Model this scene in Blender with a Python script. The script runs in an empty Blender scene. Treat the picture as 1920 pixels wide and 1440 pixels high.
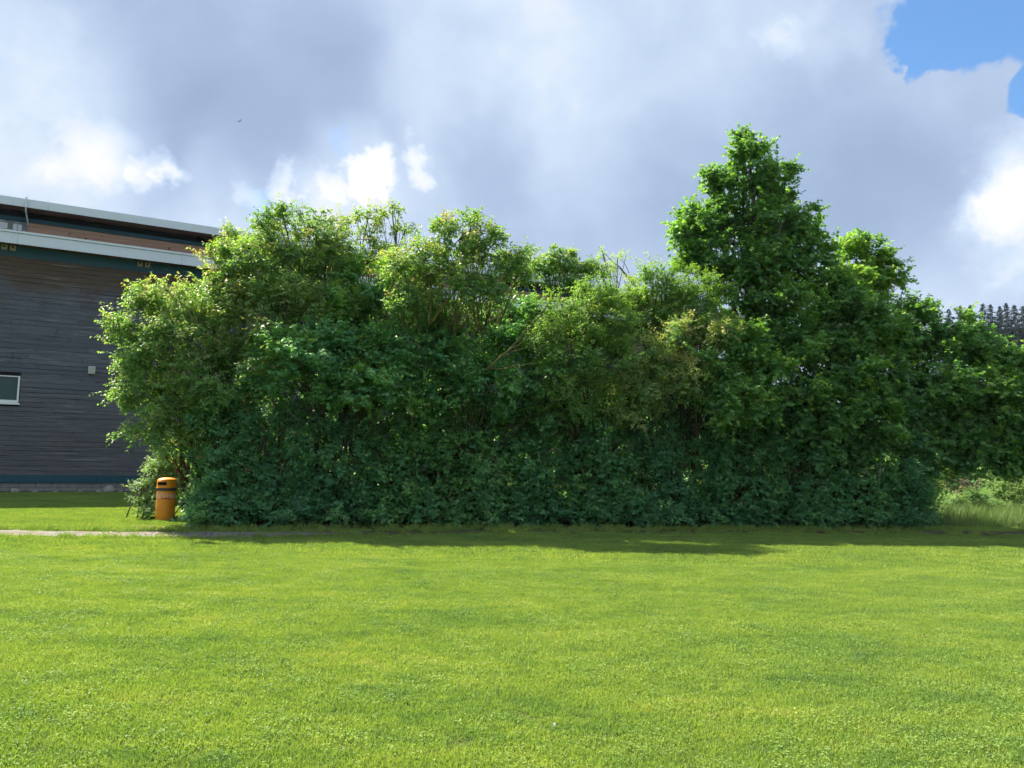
import bpy, math, random
import numpy as np
from mathutils import Vector, Matrix

# ------------------------------------------------------------------ camera
F_PX = 1450.0                       # focal length in pixels of a 1920 wide frame
PITCH = math.atan(135.0 / F_PX)
ROLL = 0.022
EYE = np.array([0.0, 0.0, 1.6])
FW = np.array([0, math.cos(PITCH), math.sin(PITCH)])
U0 = np.array([0, -math.sin(PITCH), math.cos(PITCH)])
R0 = np.array([1.0, 0, 0])
RT = R0 * math.cos(ROLL) + U0 * math.sin(ROLL)
UP = -R0 * math.sin(ROLL) + U0 * math.cos(ROLL)

scene = bpy.context.scene
col = scene.collection
cam_d = bpy.data.cameras.new('camera')
cam_d.sensor_width = 36.0
cam_d.lens = 36.0 * F_PX / 1920.0
cam_d.clip_end = 3000.0
cam = bpy.data.objects.new('camera', cam_d)
M = Matrix(((RT[0], UP[0], -FW[0], EYE[0]), (RT[1], UP[1], -FW[1], EYE[1]),
            (RT[2], UP[2], -FW[2], EYE[2]), (0, 0, 0, 1)))
cam.matrix_world = M
col.objects.link(cam)
scene.camera = cam

scene.view_settings.view_transform = 'Standard'
scene.view_settings.look = 'None'
scene.view_settings.gamma = 1.0
scene.view_settings.use_curve_mapping = False
scene.view_settings.exposure = 1.6
scene.cycles.max_bounces = 5
scene.cycles.diffuse_bounces = 3
scene.cycles.glossy_bounces = 2
scene.cycles.transmission_bounces = 4
scene.cycles.transparent_max_bounces = 5
scene.cycles.caustics_reflective = False
scene.cycles.caustics_refractive = False
scene.cycles.use_denoising = True
scene.cycles.use_adaptive_sampling = True
scene.cycles.adaptive_threshold = 0.03


def ray(px, py):
    return FW + RT * ((px - 960) / F_PX) - UP * ((py - 720) / F_PX)


def at(px, py, Y):
    """the point of the place seen at photo position px, py at distance Y in front"""
    d = ray(px, py)
    return EYE + d * (Y / d[1])


def on_ground(px, Y):
    d = ray(px, 860)
    return np.array([d[0] / d[1] * Y, Y, 0.0])


# ------------------------------------------------------------------ world
SUN_EL = math.radians(48.5)
SUN_H = np.array([-0.79, 0.61])
SUN_H = SUN_H / np.linalg.norm(SUN_H)
SUN_DIR = np.array([SUN_H[0] * math.cos(SUN_EL), SUN_H[1] * math.cos(SUN_EL), math.sin(SUN_EL)])

world = bpy.data.worlds.new('World')
scene.world = world
world.use_nodes = True
world.cycles.sampling_method = 'MANUAL'
world.cycles.sample_map_resolution = 512
wt = world.node_tree
wt.nodes.clear()


class NT:
    """small helper for node graphs"""
    def __init__(s, tree):
        s.t = tree

    def n(s, typ, **kw):
        nd = s.t.nodes.new(typ)
        for k, v in kw.items():
            setattr(nd, k, v)
        return nd

    def put(s, sock, v):
        if isinstance(v, bpy.types.NodeSocket):
            s.t.links.new(v, sock)
        elif v is not None:
            if hasattr(sock, 'default_value'):
                if isinstance(v, (tuple, list)) and len(v) == 3 and sock.type == 'RGBA':
                    v = (*v, 1.0)
                sock.default_value = v

    def math(s, op, a, b=None, c=None, clamp=False):
        nd = s.n('ShaderNodeMath', operation=op, use_clamp=clamp)
        s.put(nd.inputs[0], a)
        s.put(nd.inputs[1], b)
        s.put(nd.inputs[2], c)
        return nd.outputs[0]

    def vmath(s, op, a, b=None, scale=None):
        nd = s.n('ShaderNodeVectorMath', operation=op)
        s.put(nd.inputs[0], a)
        s.put(nd.inputs[1], b)
        if scale is not None:
            s.put(nd.inputs['Scale'], scale)
        return nd.outputs['Value'] if op in ('DOT_PRODUCT', 'LENGTH') else nd.outputs['Vector']

    def noise(s, vec, scale, detail=4, rough=0.5, color=False, distort=0.0):
        nd = s.n('ShaderNodeTexNoise')
        s.put(nd.inputs['Vector'], vec)
        nd.inputs['Scale'].default_value = scale
        nd.inputs['Detail'].default_value = detail
        nd.inputs['Roughness'].default_value = rough
        nd.inputs['Distortion'].default_value = distort
        return nd.outputs['Color'] if color else nd.outputs['Fac']

    def ramp(s, fac, stops, interp='LINEAR'):
        nd = s.n('ShaderNodeValToRGB')
        cr = nd.color_ramp
        cr.interpolation = interp
        while len(cr.elements) < len(stops):
            cr.elements.new(0.5)
        for e, (p, c) in zip(cr.elements, stops):
            e.position = p
            e.color = (*c, 1.0)
        s.put(nd.inputs[0], fac)
        return nd.outputs[0]

    def mix(s, fac, a, b, blend='MIX'):
        nd = s.n('ShaderNodeMix', data_type='RGBA', blend_type=blend)
        s.put(nd.inputs[0], fac)
        s.put(nd.inputs[6], a)
        s.put(nd.inputs[7], b)
        return nd.outputs[2]

    def mrange(s, v, a, b, c=0.0, d=1.0, smooth=True):
        nd = s.n('ShaderNodeMapRange', interpolation_type='SMOOTHSTEP' if smooth else 'LINEAR')
        s.put(nd.inputs[0], v)
        for i, x in enumerate((a, b, c, d)):
            nd.inputs[i + 1].default_value = x
        return nd.outputs[0]


w = NT(wt)
sky = w.n('ShaderNodeTexSky', sky_type='NISHITA')
sky.sun_disc = False
sky.sun_elevation = SUN_EL
sky.sun_rotation = math.atan2(SUN_DIR[0], SUN_DIR[1])
sky.air_density = 1.0
sky.dust_density = 0.6
sky.ozone_density = 1.2
tc = w.n('ShaderNodeTexCoord')
d0 = tc.outputs['Generated']
wob = w.vmath('SUBTRACT', w.noise(d0, 3.2, 4, 0.55, color=True), (0.5, 0.5, 0.5))
dd = w.vmath('NORMALIZE', w.vmath('ADD', d0, w.vmath('SCALE', wob, scale=0.24)))
wob2 = w.vmath('SUBTRACT', w.noise(d0, 9.0, 4, 0.6, color=True), (0.5, 0.5, 0.5))
d2 = w.vmath('NORMALIZE', w.vmath('ADD', d0, w.vmath('SCALE', wob2, scale=0.10)))


wob3 = w.vmath('SUBTRACT', w.noise(d0, 20.0, 5, 0.65, color=True), (0.5, 0.5, 0.5))
d3 = w.vmath('NORMALIZE', w.vmath('ADD', d2, w.vmath('SCALE', wob3, scale=0.075)))


def blob(px, py, r_in, r_out, vec):
    """soft patch of cloud around one compass direction and height"""
    d = ray(px, py)
    d = d / np.linalg.norm(d)
    c = w.vmath('DOT_PRODUCT', vec, tuple(float(x) for x in d))
    return w.mrange(c, math.cos(math.radians(r_out)), math.cos(math.radians(r_in)))


tone = w.math('MULTIPLY_ADD', w.noise(dd, 2.6, 5, 0.5), 1.0, -0.13)
tone = w.math('MULTIPLY_ADD', w.noise(d2, 6.5, 6, 0.6), 0.50, tone)
tone = w.math('ADD', tone, -0.05)
for px, py, a, b, amt, v in [
        (470, 150, 2, 12, -0.26, dd), (420, 250, 1, 7, -0.14, dd), (700, 90, 1, 9, -0.18, dd), (250, 40, 1, 10, -0.12, dd),
        (1480, 330, 3, 12, -0.24, dd), (1680, 430, 2, 10, -0.20, dd), (1250, 420, 2, 9, -0.14, dd), (930, 300, 1, 5, -0.18, dd),
        (1780, 170, 2, 6, -0.10, dd),
        (60, 200, 1, 9, 0.22, d2), (30, 110, 0.5, 5, 0.12, d3), (170, 285, 0.0, 3.0, 0.22, d3),
        (960, 60, 1, 9, 0.16, dd), (1150, 250, 1, 8, 0.08, dd), (830, 200, 1, 5, 0.12, dd),
        (280, 314, 0.0, 1.9, 0.36, d3), (312, 324, 0.0, 1.4, 0.26, d3), (690, 306, 0.0, 1.8, 0.34, d3), (670, 335, 0.0, 1.3, 0.28, d3), (775, 322, 0.0, 1.4, 0.30, d3), (525, 345, 0.0, 1.4, 0.26, d3), (620, 340, 0.0, 1.4, 0.2, d3), (450, 375, 0.0, 1.6, 0.22, d3),
        (120, 240, 0.5, 7, 0.08, dd),
        (620, 350, 1, 5, 0.20, dd), (420, 370, 1, 4, 0.16, dd), (560, 380, 0.5, 3, 0.2, d3),
        (1950, 330, 0.3, 4.8, 0.42, d3), (1935, 420, 0.3, 4.8, 0.36, d3), (1550, 80, 0.3, 3.0, 0.14, d3), (1480, 70, 0.2, 1.6, 0.12, d3), (1850, 560, 1, 4, 0.10, dd)]:
    tone = w.math('MULTIPLY_ADD', blob(px, py, a, b, v), amt, tone)
cloud = w.ramp(tone, [(0.0, (0.32, 0.43, 0.61)), (0.25, (0.39, 0.51, 0.71)), (0.48, (0.50, 0.62, 0.83)),
                      (0.70, (0.63, 0.76, 0.94)), (0.98, (0.98, 0.99, 0.99))])
cover = w.math('ADD', w.noise(dd, 1.9, 7, 0.55), 0.26)
for px, py, a, b, amt, v in [
        (1905, 45, 1.6, 7.4, -1.15, d3), (1740, 30, 0.8, 5.4, -0.70, d3), (1930, 190, 1.0, 3.4, -0.9, dd),
        (640, 215, 0.0, 4.4, -0.44, d3), (622, 290, 0.0, 2.8, -0.16, d3), (480, 385, 0.0, 3.4, -0.48, d3),
        (1780, 190, 2.0, 5.2, 0.9, dd), (1920, 360, 3, 5, 0.6, d2), (1300, 200, 6, 22, 0.25, d0), (500, 120, 4, 16, 0.2, d0)]:
    cover = w.math('MULTIPLY_ADD', blob(px, py, a, b, v), amt, cover)
cmask = w.mrange(cover, 0.32, 0.62)
bg = w.n('ShaderNodeBackground')
bg.inputs['Strength'].default_value = 0.12
cl_lin = w.vmath('SCALE', cloud, scale=2.85)
clear = w.vmath('MULTIPLY', sky.outputs[0], (0.36, 0.50, 0.60))
w.put(bg.inputs['Color'], w.mix(cmask, clear, cl_lin))
wo = w.n('ShaderNodeOutputWorld')
wt.links.new(bg.outputs[0], wo.inputs[0])

# ------------------------------------------------------------------ sun
sd = bpy.data.lights.new('sun', 'SUN')
sd.energy = 5.0
sd.angle = math.radians(0.53)
sd.color = (1.0, 0.90, 0.72)
sun = bpy.data.objects.new('sun', sd)
sun.rotation_euler = Vector(tuple(SUN_DIR)).to_track_quat('Z', 'Y').to_euler()
col.objects.link(sun)


# ------------------------------------------------------------------ helpers
def new_mat(name):
    m = bpy.data.materials.new(name)
    m.use_nodes = True
    m.node_tree.nodes.clear()
    g = NT(m.node_tree)
    out = g.n('ShaderNodeOutputMaterial')
    return m, g, out


def principled(g, color, rough=0.6, spec=0.4, metal=0.0):
    p = g.n('ShaderNodeBsdfPrincipled')
    g.put(p.inputs['Base Color'], color)
    g.put(p.inputs['Roughness'], rough)
    g.put(p.inputs['Specular IOR Level'], spec)
    g.put(p.inputs['Metallic'], metal)
    return p


def bump(g, height, strength=0.4, dist=0.02):
    b = g.n('ShaderNodeBump')
    b.inputs['Strength'].default_value = strength
    b.inputs['Distance'].default_value = dist
    g.put(b.inputs['Height'], height)
    return b.outputs[0]


def simple_mat(name, color, rough=0.6, spec=0.4, var=0.15, scale=6.0, metal=0.0, bmp=0.0):
    m, g, out = new_mat(name)
    pos = g.n('ShaderNodeNewGeometry').outputs['Position']
    nz = g.noise(pos, scale, 5, 0.6)
    c = g.mix(nz, tuple(x * (1 - var) for x in color), tuple(min(1, x * (1 + var)) for x in color))
    p = principled(g, c, rough, spec, metal)
    if bmp:
        g.put(p.inputs['Normal'], bump(g, g.noise(pos, scale * 6, 4, 0.6), bmp, 0.01))
    g.t.links.new(p.outputs[0], out.inputs[0])
    return m


def tag(o, label=None, cat=None, group=None, kind=None):
    for k, v in (('label', label), ('category', cat), ('group', group), ('kind', kind)):
        if v:
            o[k] = v
    return o


def empty(name, loc=(0, 0, 0), rz=0.0):
    o = bpy.data.objects.new(name, None)
    o.location = loc
    o.rotation_euler = (0, 0, rz)
    o.empty_display_size = 0.3
    col.objects.link(o)
    return o


def link(name, me, mat=None, parent=None, loc=None):
    o = bpy.data.objects.new(name, me)
    if mat is not None and not me.materials:
        me.materials.append(mat)
    if parent is not None:
        o.parent = parent
    if loc is not None:
        o.location = loc
    col.objects.link(o)
    return o


class MB:
    """collects shapes, then becomes ONE mesh"""
    def __init__(s):
        s.v, s.f, s.n = [], [], 0

    def add(s, verts, faces):
        s.v.extend([tuple(map(float, p)) for p in verts])
        s.f.extend([tuple(i + s.n for i in f) for f in faces])
        s.n += len(verts)

    def hexa(s, c):          # eight corners: bottom four, top four
        s.add(c, [(0, 3, 2, 1), (4, 5, 6, 7), (0, 1, 5, 4), (1, 2, 6, 5), (2, 3, 7, 6), (3, 0, 4, 7)])

    def box(s, x0, x1, y0, y1, z0, z1):
        s.hexa([(x0, y0, z0), (x1, y0, z0), (x1, y1, z0), (x0, y1, z0), (x0, y0, z1), (x1, y0, z1), (x1, y1, z1), (x0, y1, z1)])

    def tube(s, pts, radii, sides=6, cap=True):
        pts = [np.asarray(p, float) for p in pts]
        rings = []
        ref = None
        for i, p in enumerate(pts):
            a = pts[max(0, i - 1)]
            b = pts[min(len(pts) - 1, i + 1)]
            t = b - a
            t = t / (np.linalg.norm(t) + 1e-9)
            if ref is None:
                ref = np.array([1.0, 0, 0]) if abs(t[0]) < 0.8 else np.array([0, 1.0, 0])
            u = np.cross(t, ref)
            u = u / (np.linalg.norm(u) + 1e-9)
            v = np.cross(t, u)
            ref = np.cross(u, t)
            rings.append([p + radii[i] * (math.cos(2 * math.pi * k / sides) * u + math.sin(2 * math.pi * k / sides) * v) for k in range(sides)])
        vs = [q for r in rings for q in r]
        fs = []
        for i in range(len(pts) - 1):
            for k in range(sides):
                a, b = i * sides + k, i * sides + (k + 1) % sides
                fs.append((a, b, b + sides, a + sides))
        if cap:
            fs.append(tuple(range((len(pts) - 1) * sides, len(pts) * sides)))
            fs.append(tuple(reversed(range(sides))))
        s.add(vs, fs)

    def lathe(s, prof, sides=32):
        vs = [(r * math.cos(2 * math.pi * k / sides), r * math.sin(2 * math.pi * k / sides), z) for r, z in prof for k in range(sides)]
        fs = []
        for i in range(len(prof) - 1):
            for k in range(sides):
                a, b = i * sides + k, i * sides + (k + 1) % sides
                fs.append((a, b, b + sides, a + sides))
        s.add(vs, fs)

    def mesh(s, name, smooth=False):
        me = bpy.data.meshes.new(name)
        me.from_pydata(s.v, [], s.f)
        if smooth:
            me.shade_smooth()
        me.update()
        return me

    def build(s, name, mat, parent=None, smooth=False):
        return link(name, s.mesh(name, smooth), mat, parent)


def mesh_np(name, verts, loops, starts, tint=None):
    me = bpy.data.meshes.new(name)
    me.vertices.add(len(verts))
    me.vertices.foreach_set('co', np.ascontiguousarray(verts, np.float32).ravel())
    me.loops.add(len(loops))
    me.loops.foreach_set('vertex_index', np.ascontiguousarray(loops, np.int32))
    me.polygons.add(len(starts))
    me.polygons.foreach_set('loop_start', np.ascontiguousarray(starts, np.int32))
    me.update(calc_edges=True)
    if tint is not None:
        a = me.attributes.new('tint', 'FLOAT', 'FACE')
        a.data.foreach_set('value', np.ascontiguousarray(tint, np.float32))
    return me


def unit(a):
    return a / (np.linalg.norm(a, axis=-1, keepdims=True) + 1e-9)


# ------------------------------------------------------------------ leaves
OVAL = (np.array([[0, 0, 0], [.42, .50, .09], [1, 0, -.12], [.42, -.50, .09]]), [(0, 2, 1), (0, 3, 2)])
LANCE = (np.array([[0, 0, 0], [.42, .28, .05], [1, 0, -.16], [.42, -.28, .05]]), [(0, 2, 1), (0, 3, 2)])
MAPLE = (np.array([[0, 0, 0], [.04, .42, .04], [.50, .58, -.03], [.56, .20, .05], [1, 0, -.14],
                   [.56, -.20, .05], [.50, -.58, -.03], [.04, -.42, .04]]),
         [(0, 4, 3, 2, 1), (0, 7, 6, 5, 4)])
BLADE = (np.array([[0, .5, 0], [0, -.5, 0], [.5, -.42, 0], [.5, .42, 0], [1, 0, -.10]]),
         [(0, 1, 2, 3), (3, 2, 4)])


def leaf_mesh(name, P, A, N, L, W, shape, tint):
    """P base points, A leaf axes, N leaf normals, L lengths, W widths"""
    tpl, faces = shape
    A = unit(A)
    S = unit(np.cross(N, A))
    N = np.cross(A, S)
    V = (P[:, None, :] + A[:, None, :] * (tpl[None, :, 0:1] * L[:, None, None])
         + S[:, None, :] * (tpl[None, :, 1:2] * W[:, None, None])
         + N[:, None, :] * (tpl[None, :, 2:3] * L[:, None, None]))
    n, k = len(P), len(tpl)
    per = np.concatenate([np.array(f) for f in faces])
    loops = (np.arange(n)[:, None] * k + per[None, :]).ravel()
    sizes = np.array([len(f) for f in faces])
    offs = np.concatenate([[0], np.cumsum(sizes)[:-1]])
    starts = (np.arange(n)[:, None] * sizes.sum() + offs[None, :]).ravel()
    t = np.repeat(tint, len(faces))
    return mesh_np(name, V.reshape(-1, 3), loops, starts, t)


def leaf_material(name, stops, trans=0.48, rough=0.48, spec=0.35, tcol=(1.5, 1.5, 0.45)):
    m, g, out = new_mat(name)
    at_ = g.n('ShaderNodeAttribute', attribute_name='tint', attribute_type='GEOMETRY')
    base = g.ramp(at_.outputs['Fac'], stops)
    p = principled(g, base, rough, spec)
    tr = g.n('ShaderNodeBsdfTranslucent')
    g.put(tr.inputs['Color'], g.vmath('MULTIPLY', base, tcol))
    mx = g.n('ShaderNodeMixShader')
    mx.inputs[0].default_value = trans
    g.t.links.new(p.outputs[0], mx.inputs[1])
    g.t.links.new(tr.outputs[0], mx.inputs[2])
    g.t.links.new(mx.outputs[0], out.inputs[0])
    return m


LM = {
    'dogwood': leaf_material('dogwood_leaf', [(0, (.080, .178, .070)), (.45, (.145, .285, .090)), (.75, (.220, .355, .105)), (.92, (.315, .385, .140)), (1, (.37, .33, .16))], tcol=(1.3, 1.38, .5)),
    'hazel': leaf_material('hazel_leaf', [(0, (0.061, 0.180, 0.085)), (.5, (0.109, 0.285, 0.119)), (.85, (0.204, 0.405, 0.136)), (1, (0.299, 0.465, 0.136))], trans=0.42),
    'rose': leaf_material('rose_leaf', [(0, (0.061, 0.180, 0.099)), (.5, (0.109, 0.285, 0.139)), (.85, (0.177, 0.390, 0.153)), (1, (0.272, 0.435, 0.136))], trans=0.42),
    'yellow': leaf_material('yellowish_leaf', [(0, (.085, .190, .062)), (.5, (.150, .290, .080)), (.85, (.235, .380, .095)), (1, (.33, .42, .13))], tcol=(1.25, 1.35, .45)),
    'privet': leaf_material('privet_leaf', [(0, (0.083, 0.197, 0.083)), (.5, (0.155, 0.301, 0.107)), (.8, (0.286, 0.395, 0.134)), (1, (0.520, 0.500, 0.297))]),
    'maple': leaf_material('maple_leaf', [(0, (.066, .172, .068)), (.5, (.128, .285, .088)), (.85, (.240, .420, .100)), (1, (.36, .49, .11))], tcol=(1.3, 1.38, .5)),
    'pale': leaf_material('pale_leaf', [(0, (.120, .225, .115)), (.5, (.195, .330, .150)), (.85, (.28, .42, .165)), (1, (.37, .43, .20))], tcol=(1.2, 1.3, .6)),
    'rowan': leaf_material('rowan_leaf', [(0, (0.120, 0.262, 0.088)), (.5, (0.215, 0.420, 0.104)), (1, (0.428, 0.520, 0.150))]),
    'spruce': leaf_material('spruce_needle', [(0, (.007, .018, .024)), (.6, (.013, .029, .035)), (1, (.022, .040, .042))], trans=0.1, rough=0.7, spec=0.12),
}
SPECIES = {   # leaf length, width factor, shape, droop, internode, brown tips
    'dogwood': dict(L=.086, W=.62, shape=OVAL, droop=.45, step=.054, tip=.34),
    'hazel': dict(L=.100, W=.86, shape=OVAL, droop=.35, step=.060, tip=.05),
    'rose': dict(L=.080, W=.78, shape=OVAL, droop=.25, step=.053, tip=.05),
    'yellow': dict(L=.074, W=.60, shape=OVAL, droop=.30, step=.046, tip=.35),
    'privet': dict(L=.072, W=.60, shape=OVAL, droop=.20, step=.042, tip=.40),
    'maple': dict(L=.108, W=.95, shape=MAPLE, droop=.50, step=.075, tip=.14),
    'pale': dict(L=.060, W=.55, shape=OVAL, droop=.15, step=.042, tip=.3),
    'rowan': dict(L=.060, W=.40, shape=LANCE, droop=.15, step=.024, tip=.3),
}


def bark_mat(name, a, b):
    m, g, out = new_mat(name)
    pos = g.n('ShaderNodeNewGeometry').outputs['Position']
    st = g.vmath('MULTIPLY', pos, (1, 1, 0.25))
    n1 = g.noise(st, 30, 5, 0.65)
    n2 = g.noise(pos, 5, 4, 0.6)
    c = g.mix(n1, a, b)
    c = g.mix(g.mrange(n2, 0.5, 0.7), c, tuple(x * y for x, y in zip(b, (0.9, 1.15, 0.55))))
    p = principled(g, c, 0.9, 0.15)
    g.put(p.inputs['Normal'], bump(g, n1, 0.7, 0.02))
    g.t.links.new(p.outputs[0], out.inputs[0])
    return m


BARK = bark_mat('bark', (.045, .036, .028), (.12, .10, .075))
MOSSY = bark_mat('mossy_bark', (.08, .075, .035), (.19, .17, .065))
DEADWOOD = bark_mat('dead_wood', (.16, .12, .095), (.34, .28, .23))


def wav(P, rng, scale, n=6):
    """cheap smooth 3-D noise in about -1..1"""
    out = np.zeros(len(P))
    for _ in range(n):
        k = rng.normal(size=3) * scale
        out += np.sin(P @ k + rng.uniform(0, 6.28))
    return out / math.sqrt(n)


def hedge_front(x):
    return np.interp(x, [-6.9, -3, 0, 5, 10.6], [15.9, 17.0, 17.8, 18.6, 19.7])


def px_lobe(px, py, rx, ry, Y, rz=None, dens=1.0, raw=False):
    if not raw and 17.0 <= Y <= 23.0:
        if px > 445:
            hf_ = float(hedge_front(ray(px, 800)[0] * 18.0))
            Y = hf_ - .35 + (Y - 17.4) * .75
        else:
            Y = Y - 1.4 + max(0, (px - 360) / 85 * .3)
    c = at(px, py, Y)
    s = Y / F_PX
    rx, ry = rx * 1.08, ry * 1.08
    return dict(c=c, r=np.array([rx * s, rz if rz else max(.45, .85 * min(rx, ry) * s + .25), ry * s]), dens=dens)


def curve(p0, p1, rng, sag=0.12, n=5):
    p0, p1 = np.asarray(p0, float), np.asarray(p1, float)
    L = np.linalg.norm(p1 - p0)
    off = rng.normal(size=3) * sag * L
    off[2] += 0.10 * L
    t = np.linspace(0, 1, n)
    return [p0 + (p1 - p0) * k + off * math.sin(math.pi * k) * 0.7 for k in t]


TOTAL = dict(leaves=0)
TREES = {}


def tree(name, label, cat, sp, base, lobes, seed, group=None, trunk_r=0.07, stems=1, cl_r=0.42, dens=1.0, shoots=12,
         bark=BARK, sparse=False, tone=0.0, up=0.3, inner=0.45, fork=None, front=False):
    rng = np.random.default_rng(seed)
    S = SPECIES[sp]
    base = np.asarray(base, float)
    if -6.5 < base[0] < 12 and base[1] < 23:
        nb_ = max(base[1], float(hedge_front(base[0])) + (1.5 if not front else .7))
        base = np.array([base[0] * nb_ / base[1], nb_, 0])
    root = empty(name, tuple(base))
    tag(root, label, cat, group)
    wood = MB()
    cen = np.mean([l['c'] for l in lobes], axis=0)
    lowest = min(l['c'][2] - l['r'][2] for l in lobes)
    if stems == 1:
        ft = fork if fork is not None else max(0.35, min(cen[2] * 0.45, lowest + 0.5))
        top = np.array([base[0] + (cen[0] - base[0]) * 0.3, base[1] + (cen[1] - base[1]) * 0.3, ft])
        pts = curve(base, top, rng, 0.05)
        wood.tube([p - base for p in pts], np.linspace(trunk_r * 1.25, trunk_r * 0.8, len(pts)), 8)
        roots = [top]
    else:
        roots = [base + np.array([rng.normal() * .18, rng.normal() * .18, 0]) for _ in range(stems)]
    C, O, R, T, D = [], [], [], [], []
    for li, lb in enumerate(lobes):
        c, r = lb['c'], lb['r']
        b0 = roots[li % len(roots)]
        pts = curve(b0, c, rng, 0.07, 6)
        r0 = trunk_r * (0.62 if stems == 1 else 0.7)
        wood.tube([p - base for p in pts], np.linspace(r0, 0.016, len(pts)), 6)
        area = 4 * math.pi * ((r[0] * r[1]) ** 1.6 / 3 + (r[0] * r[2]) ** 1.6 / 3 + (r[1] * r[2]) ** 1.6 / 3) ** (1 / 1.6)
        n = max(3, int(area / (cl_r ** 2 * 1.9) * dens * lb['dens']))
        u = unit(rng.normal(size=(n, 3)))
        rho = rng.uniform(.72, 1.0, n)
        ni = int(n * inner)
        if ni:
            u = np.vstack([u, unit(rng.normal(size=(ni, 3)))])
            rho = np.concatenate([rho, rng.uniform(.2, .66, ni)])
        rho = rho * (1 + .16 * wav(u, rng, 2.6))
        p = c + u * r * rho[:, None]
        keep = p[:, 2] > 0.10
        keep &= ~((u[:, 1] > 0.3) & (rng.uniform(size=len(u)) < (.97 if front else .55)))       # the far side is thinner
        for lj, lo in enumerate(lobes):
            if lj != li:
                q = np.linalg.norm((p - lo['c']) / lo['r'], axis=1)
                keep &= ~((q < 0.62) & (rng.uniform(size=len(p)) < 0.75))
        p, u, rho = p[keep], u[keep], rho[keep]
        if not len(p):
            continue
        ow = unit(u / r)
        for i in range(len(p)):
            j = min(len(pts) - 1, int(rng.integers(2, len(pts))))
            tw = curve(pts[j], p[i], rng, 0.08, 4)
            wood.tube([q - base for q in tw], np.linspace(0.013, 0.005, 4), 4, cap=False)
        C.append(p)
        O.append(ow)
        R.append(cl_r * rng.uniform(.65, 1.25, len(p)) * np.where(rho > .65, 1, 1.15))
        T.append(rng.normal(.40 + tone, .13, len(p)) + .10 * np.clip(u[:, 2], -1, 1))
        D.append(np.clip((rho - .6) / .4, 0, 1) * np.clip(u[:, 2] * .8 + .5, 0, 1))
    C, O, R, T, D = map(np.concatenate, (C, O, R, T, D))
    # shoots
    m = shoots
    n = len(C)
    sd_ = unit(O[:, None, :] * .55 + np.array([0, 0, up]) + rng.normal(size=(n, m, 3)) * np.array([.8, .8, .5]))
    sl = R[:, None] * rng.uniform(.55, 1.15, (n, m))
    st = C[:, None, :] + rng.normal(size=(n, m, 3)) * (R[:, None, None] * .24) - O[:, None, :] * (R[:, None, None] * .35)
    st, sd_, sl = st.reshape(-1, 3), sd_.reshape(-1, 3), sl.ravel()
    so = np.repeat(O, m, 0)
    stn = np.repeat(T, m) + rng.normal(0, .07, n * m)
    sdp = np.repeat(D, m)
    K = int(np.ceil(sl.max() / S['step']))
    k = np.arange(K)
    pos = (k[None, :] + .5) * S['step']
    ok = pos < sl[:, None]
    idx, kk = np.nonzero(ok)
    frac = pos[0][kk] / sl[idx]
    sidev = unit(np.cross(sd_[idx], np.array([0, 0, 1.0]) + rng.normal(size=(len(idx), 3)) * .25))
    P, A, N, L, W_, TT = [], [], [], [], [], []
    bend = -S['droop'] * .30 * sl[idx] * frac ** 2
    for sg in (-1, 1):
        Pp = st[idx] + sd_[idx] * pos[0][kk][:, None] + rng.normal(size=(len(idx), 3)) * .012
        Pp[:, 2] += bend
        a = sd_[idx] * .45 + sidev * sg * .9 + rng.normal(size=(len(idx), 3)) * .32
        a[:, 2] -= S['droop'] * rng.uniform(.5, 1.5, len(idx))
        nrm = np.array([0, 0, .85]) + so[idx] * .45 + rng.normal(size=(len(idx), 3)) * .38
        ln = S['L'] * rng.uniform(.65, 1.25, len(idx)) * (1 - .25 * frac)
        P.append(Pp)
        A.append(a)
        N.append(nrm)
        L.append(ln)
        W_.append(ln * S['W'] * (1.0 if S['shape'] is not LANCE else 1.1))
        tt = stn[idx] + .16 * frac + rng.normal(0, .09, len(idx))
        young = (frac > .60) & (rng.uniform(size=len(idx)) < S['tip'] * sdp[idx])
        tt = np.where(young, tt + .30, tt)
        TT.append(tt)
    P, A, N = np.vstack(P), np.vstack(A), np.vstack(N)
    L, W_, TT = np.concatenate(L), np.concatenate(W_), np.clip(np.concatenate(TT), 0, 1)
    g = P[:, 2] > 0.03
    P, A, N, L, W_, TT = P[g], A[g], N[g], L[g], W_[g], TT[g]
    TOTAL['leaves'] += len(P)
    me = leaf_mesh('crown', P - base, A, N, L, W_, S['shape'], TT)
    cr = link('crown', me, LM[sp], root)
    cr['kind'] = 'stuff'
    wood.build('trunk', bark, root, smooth=True)
    TREES[seed] = root
    return root


# ------------------------------------------------------------------ ground, path, hill
def path_mid(x):
    xs = [-60, -14, -9.5, -5.6, -2.5, 0, 3.4, 7.5, 12.7, 20, 60]
    ys = [9.5, 13.7, 14.2, 14.7, 15.7, 16.7, 17.35, 18.2, 19.1, 20.2, 26]
    return np.interp(x, xs, ys)


def ground_mat():
    m, g, out = new_mat('lawn_soil')
    pos = g.n('ShaderNodeNewGeometry').outputs['Position']
    n1 = g.noise(pos, 0.5, 5, 0.6)
    n2 = g.noise(pos, 40, 4, 0.7)
    c = g.ramp(n1, [(.3, (.070, .115, .022)), (.5, (.105, .145, .026)), (.7, (.135, .160, .034))])
    c = g.mix(g.mrange(n2, .35, .7), tuple([.05, .075, .018]), c)
    p = principled(g, c, .95, .1)
    g.put(p.inputs['Normal'], bump(g, n2, .9, .03))
    g.t.links.new(p.outputs[0], out.inputs[0])
    return m


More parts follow.
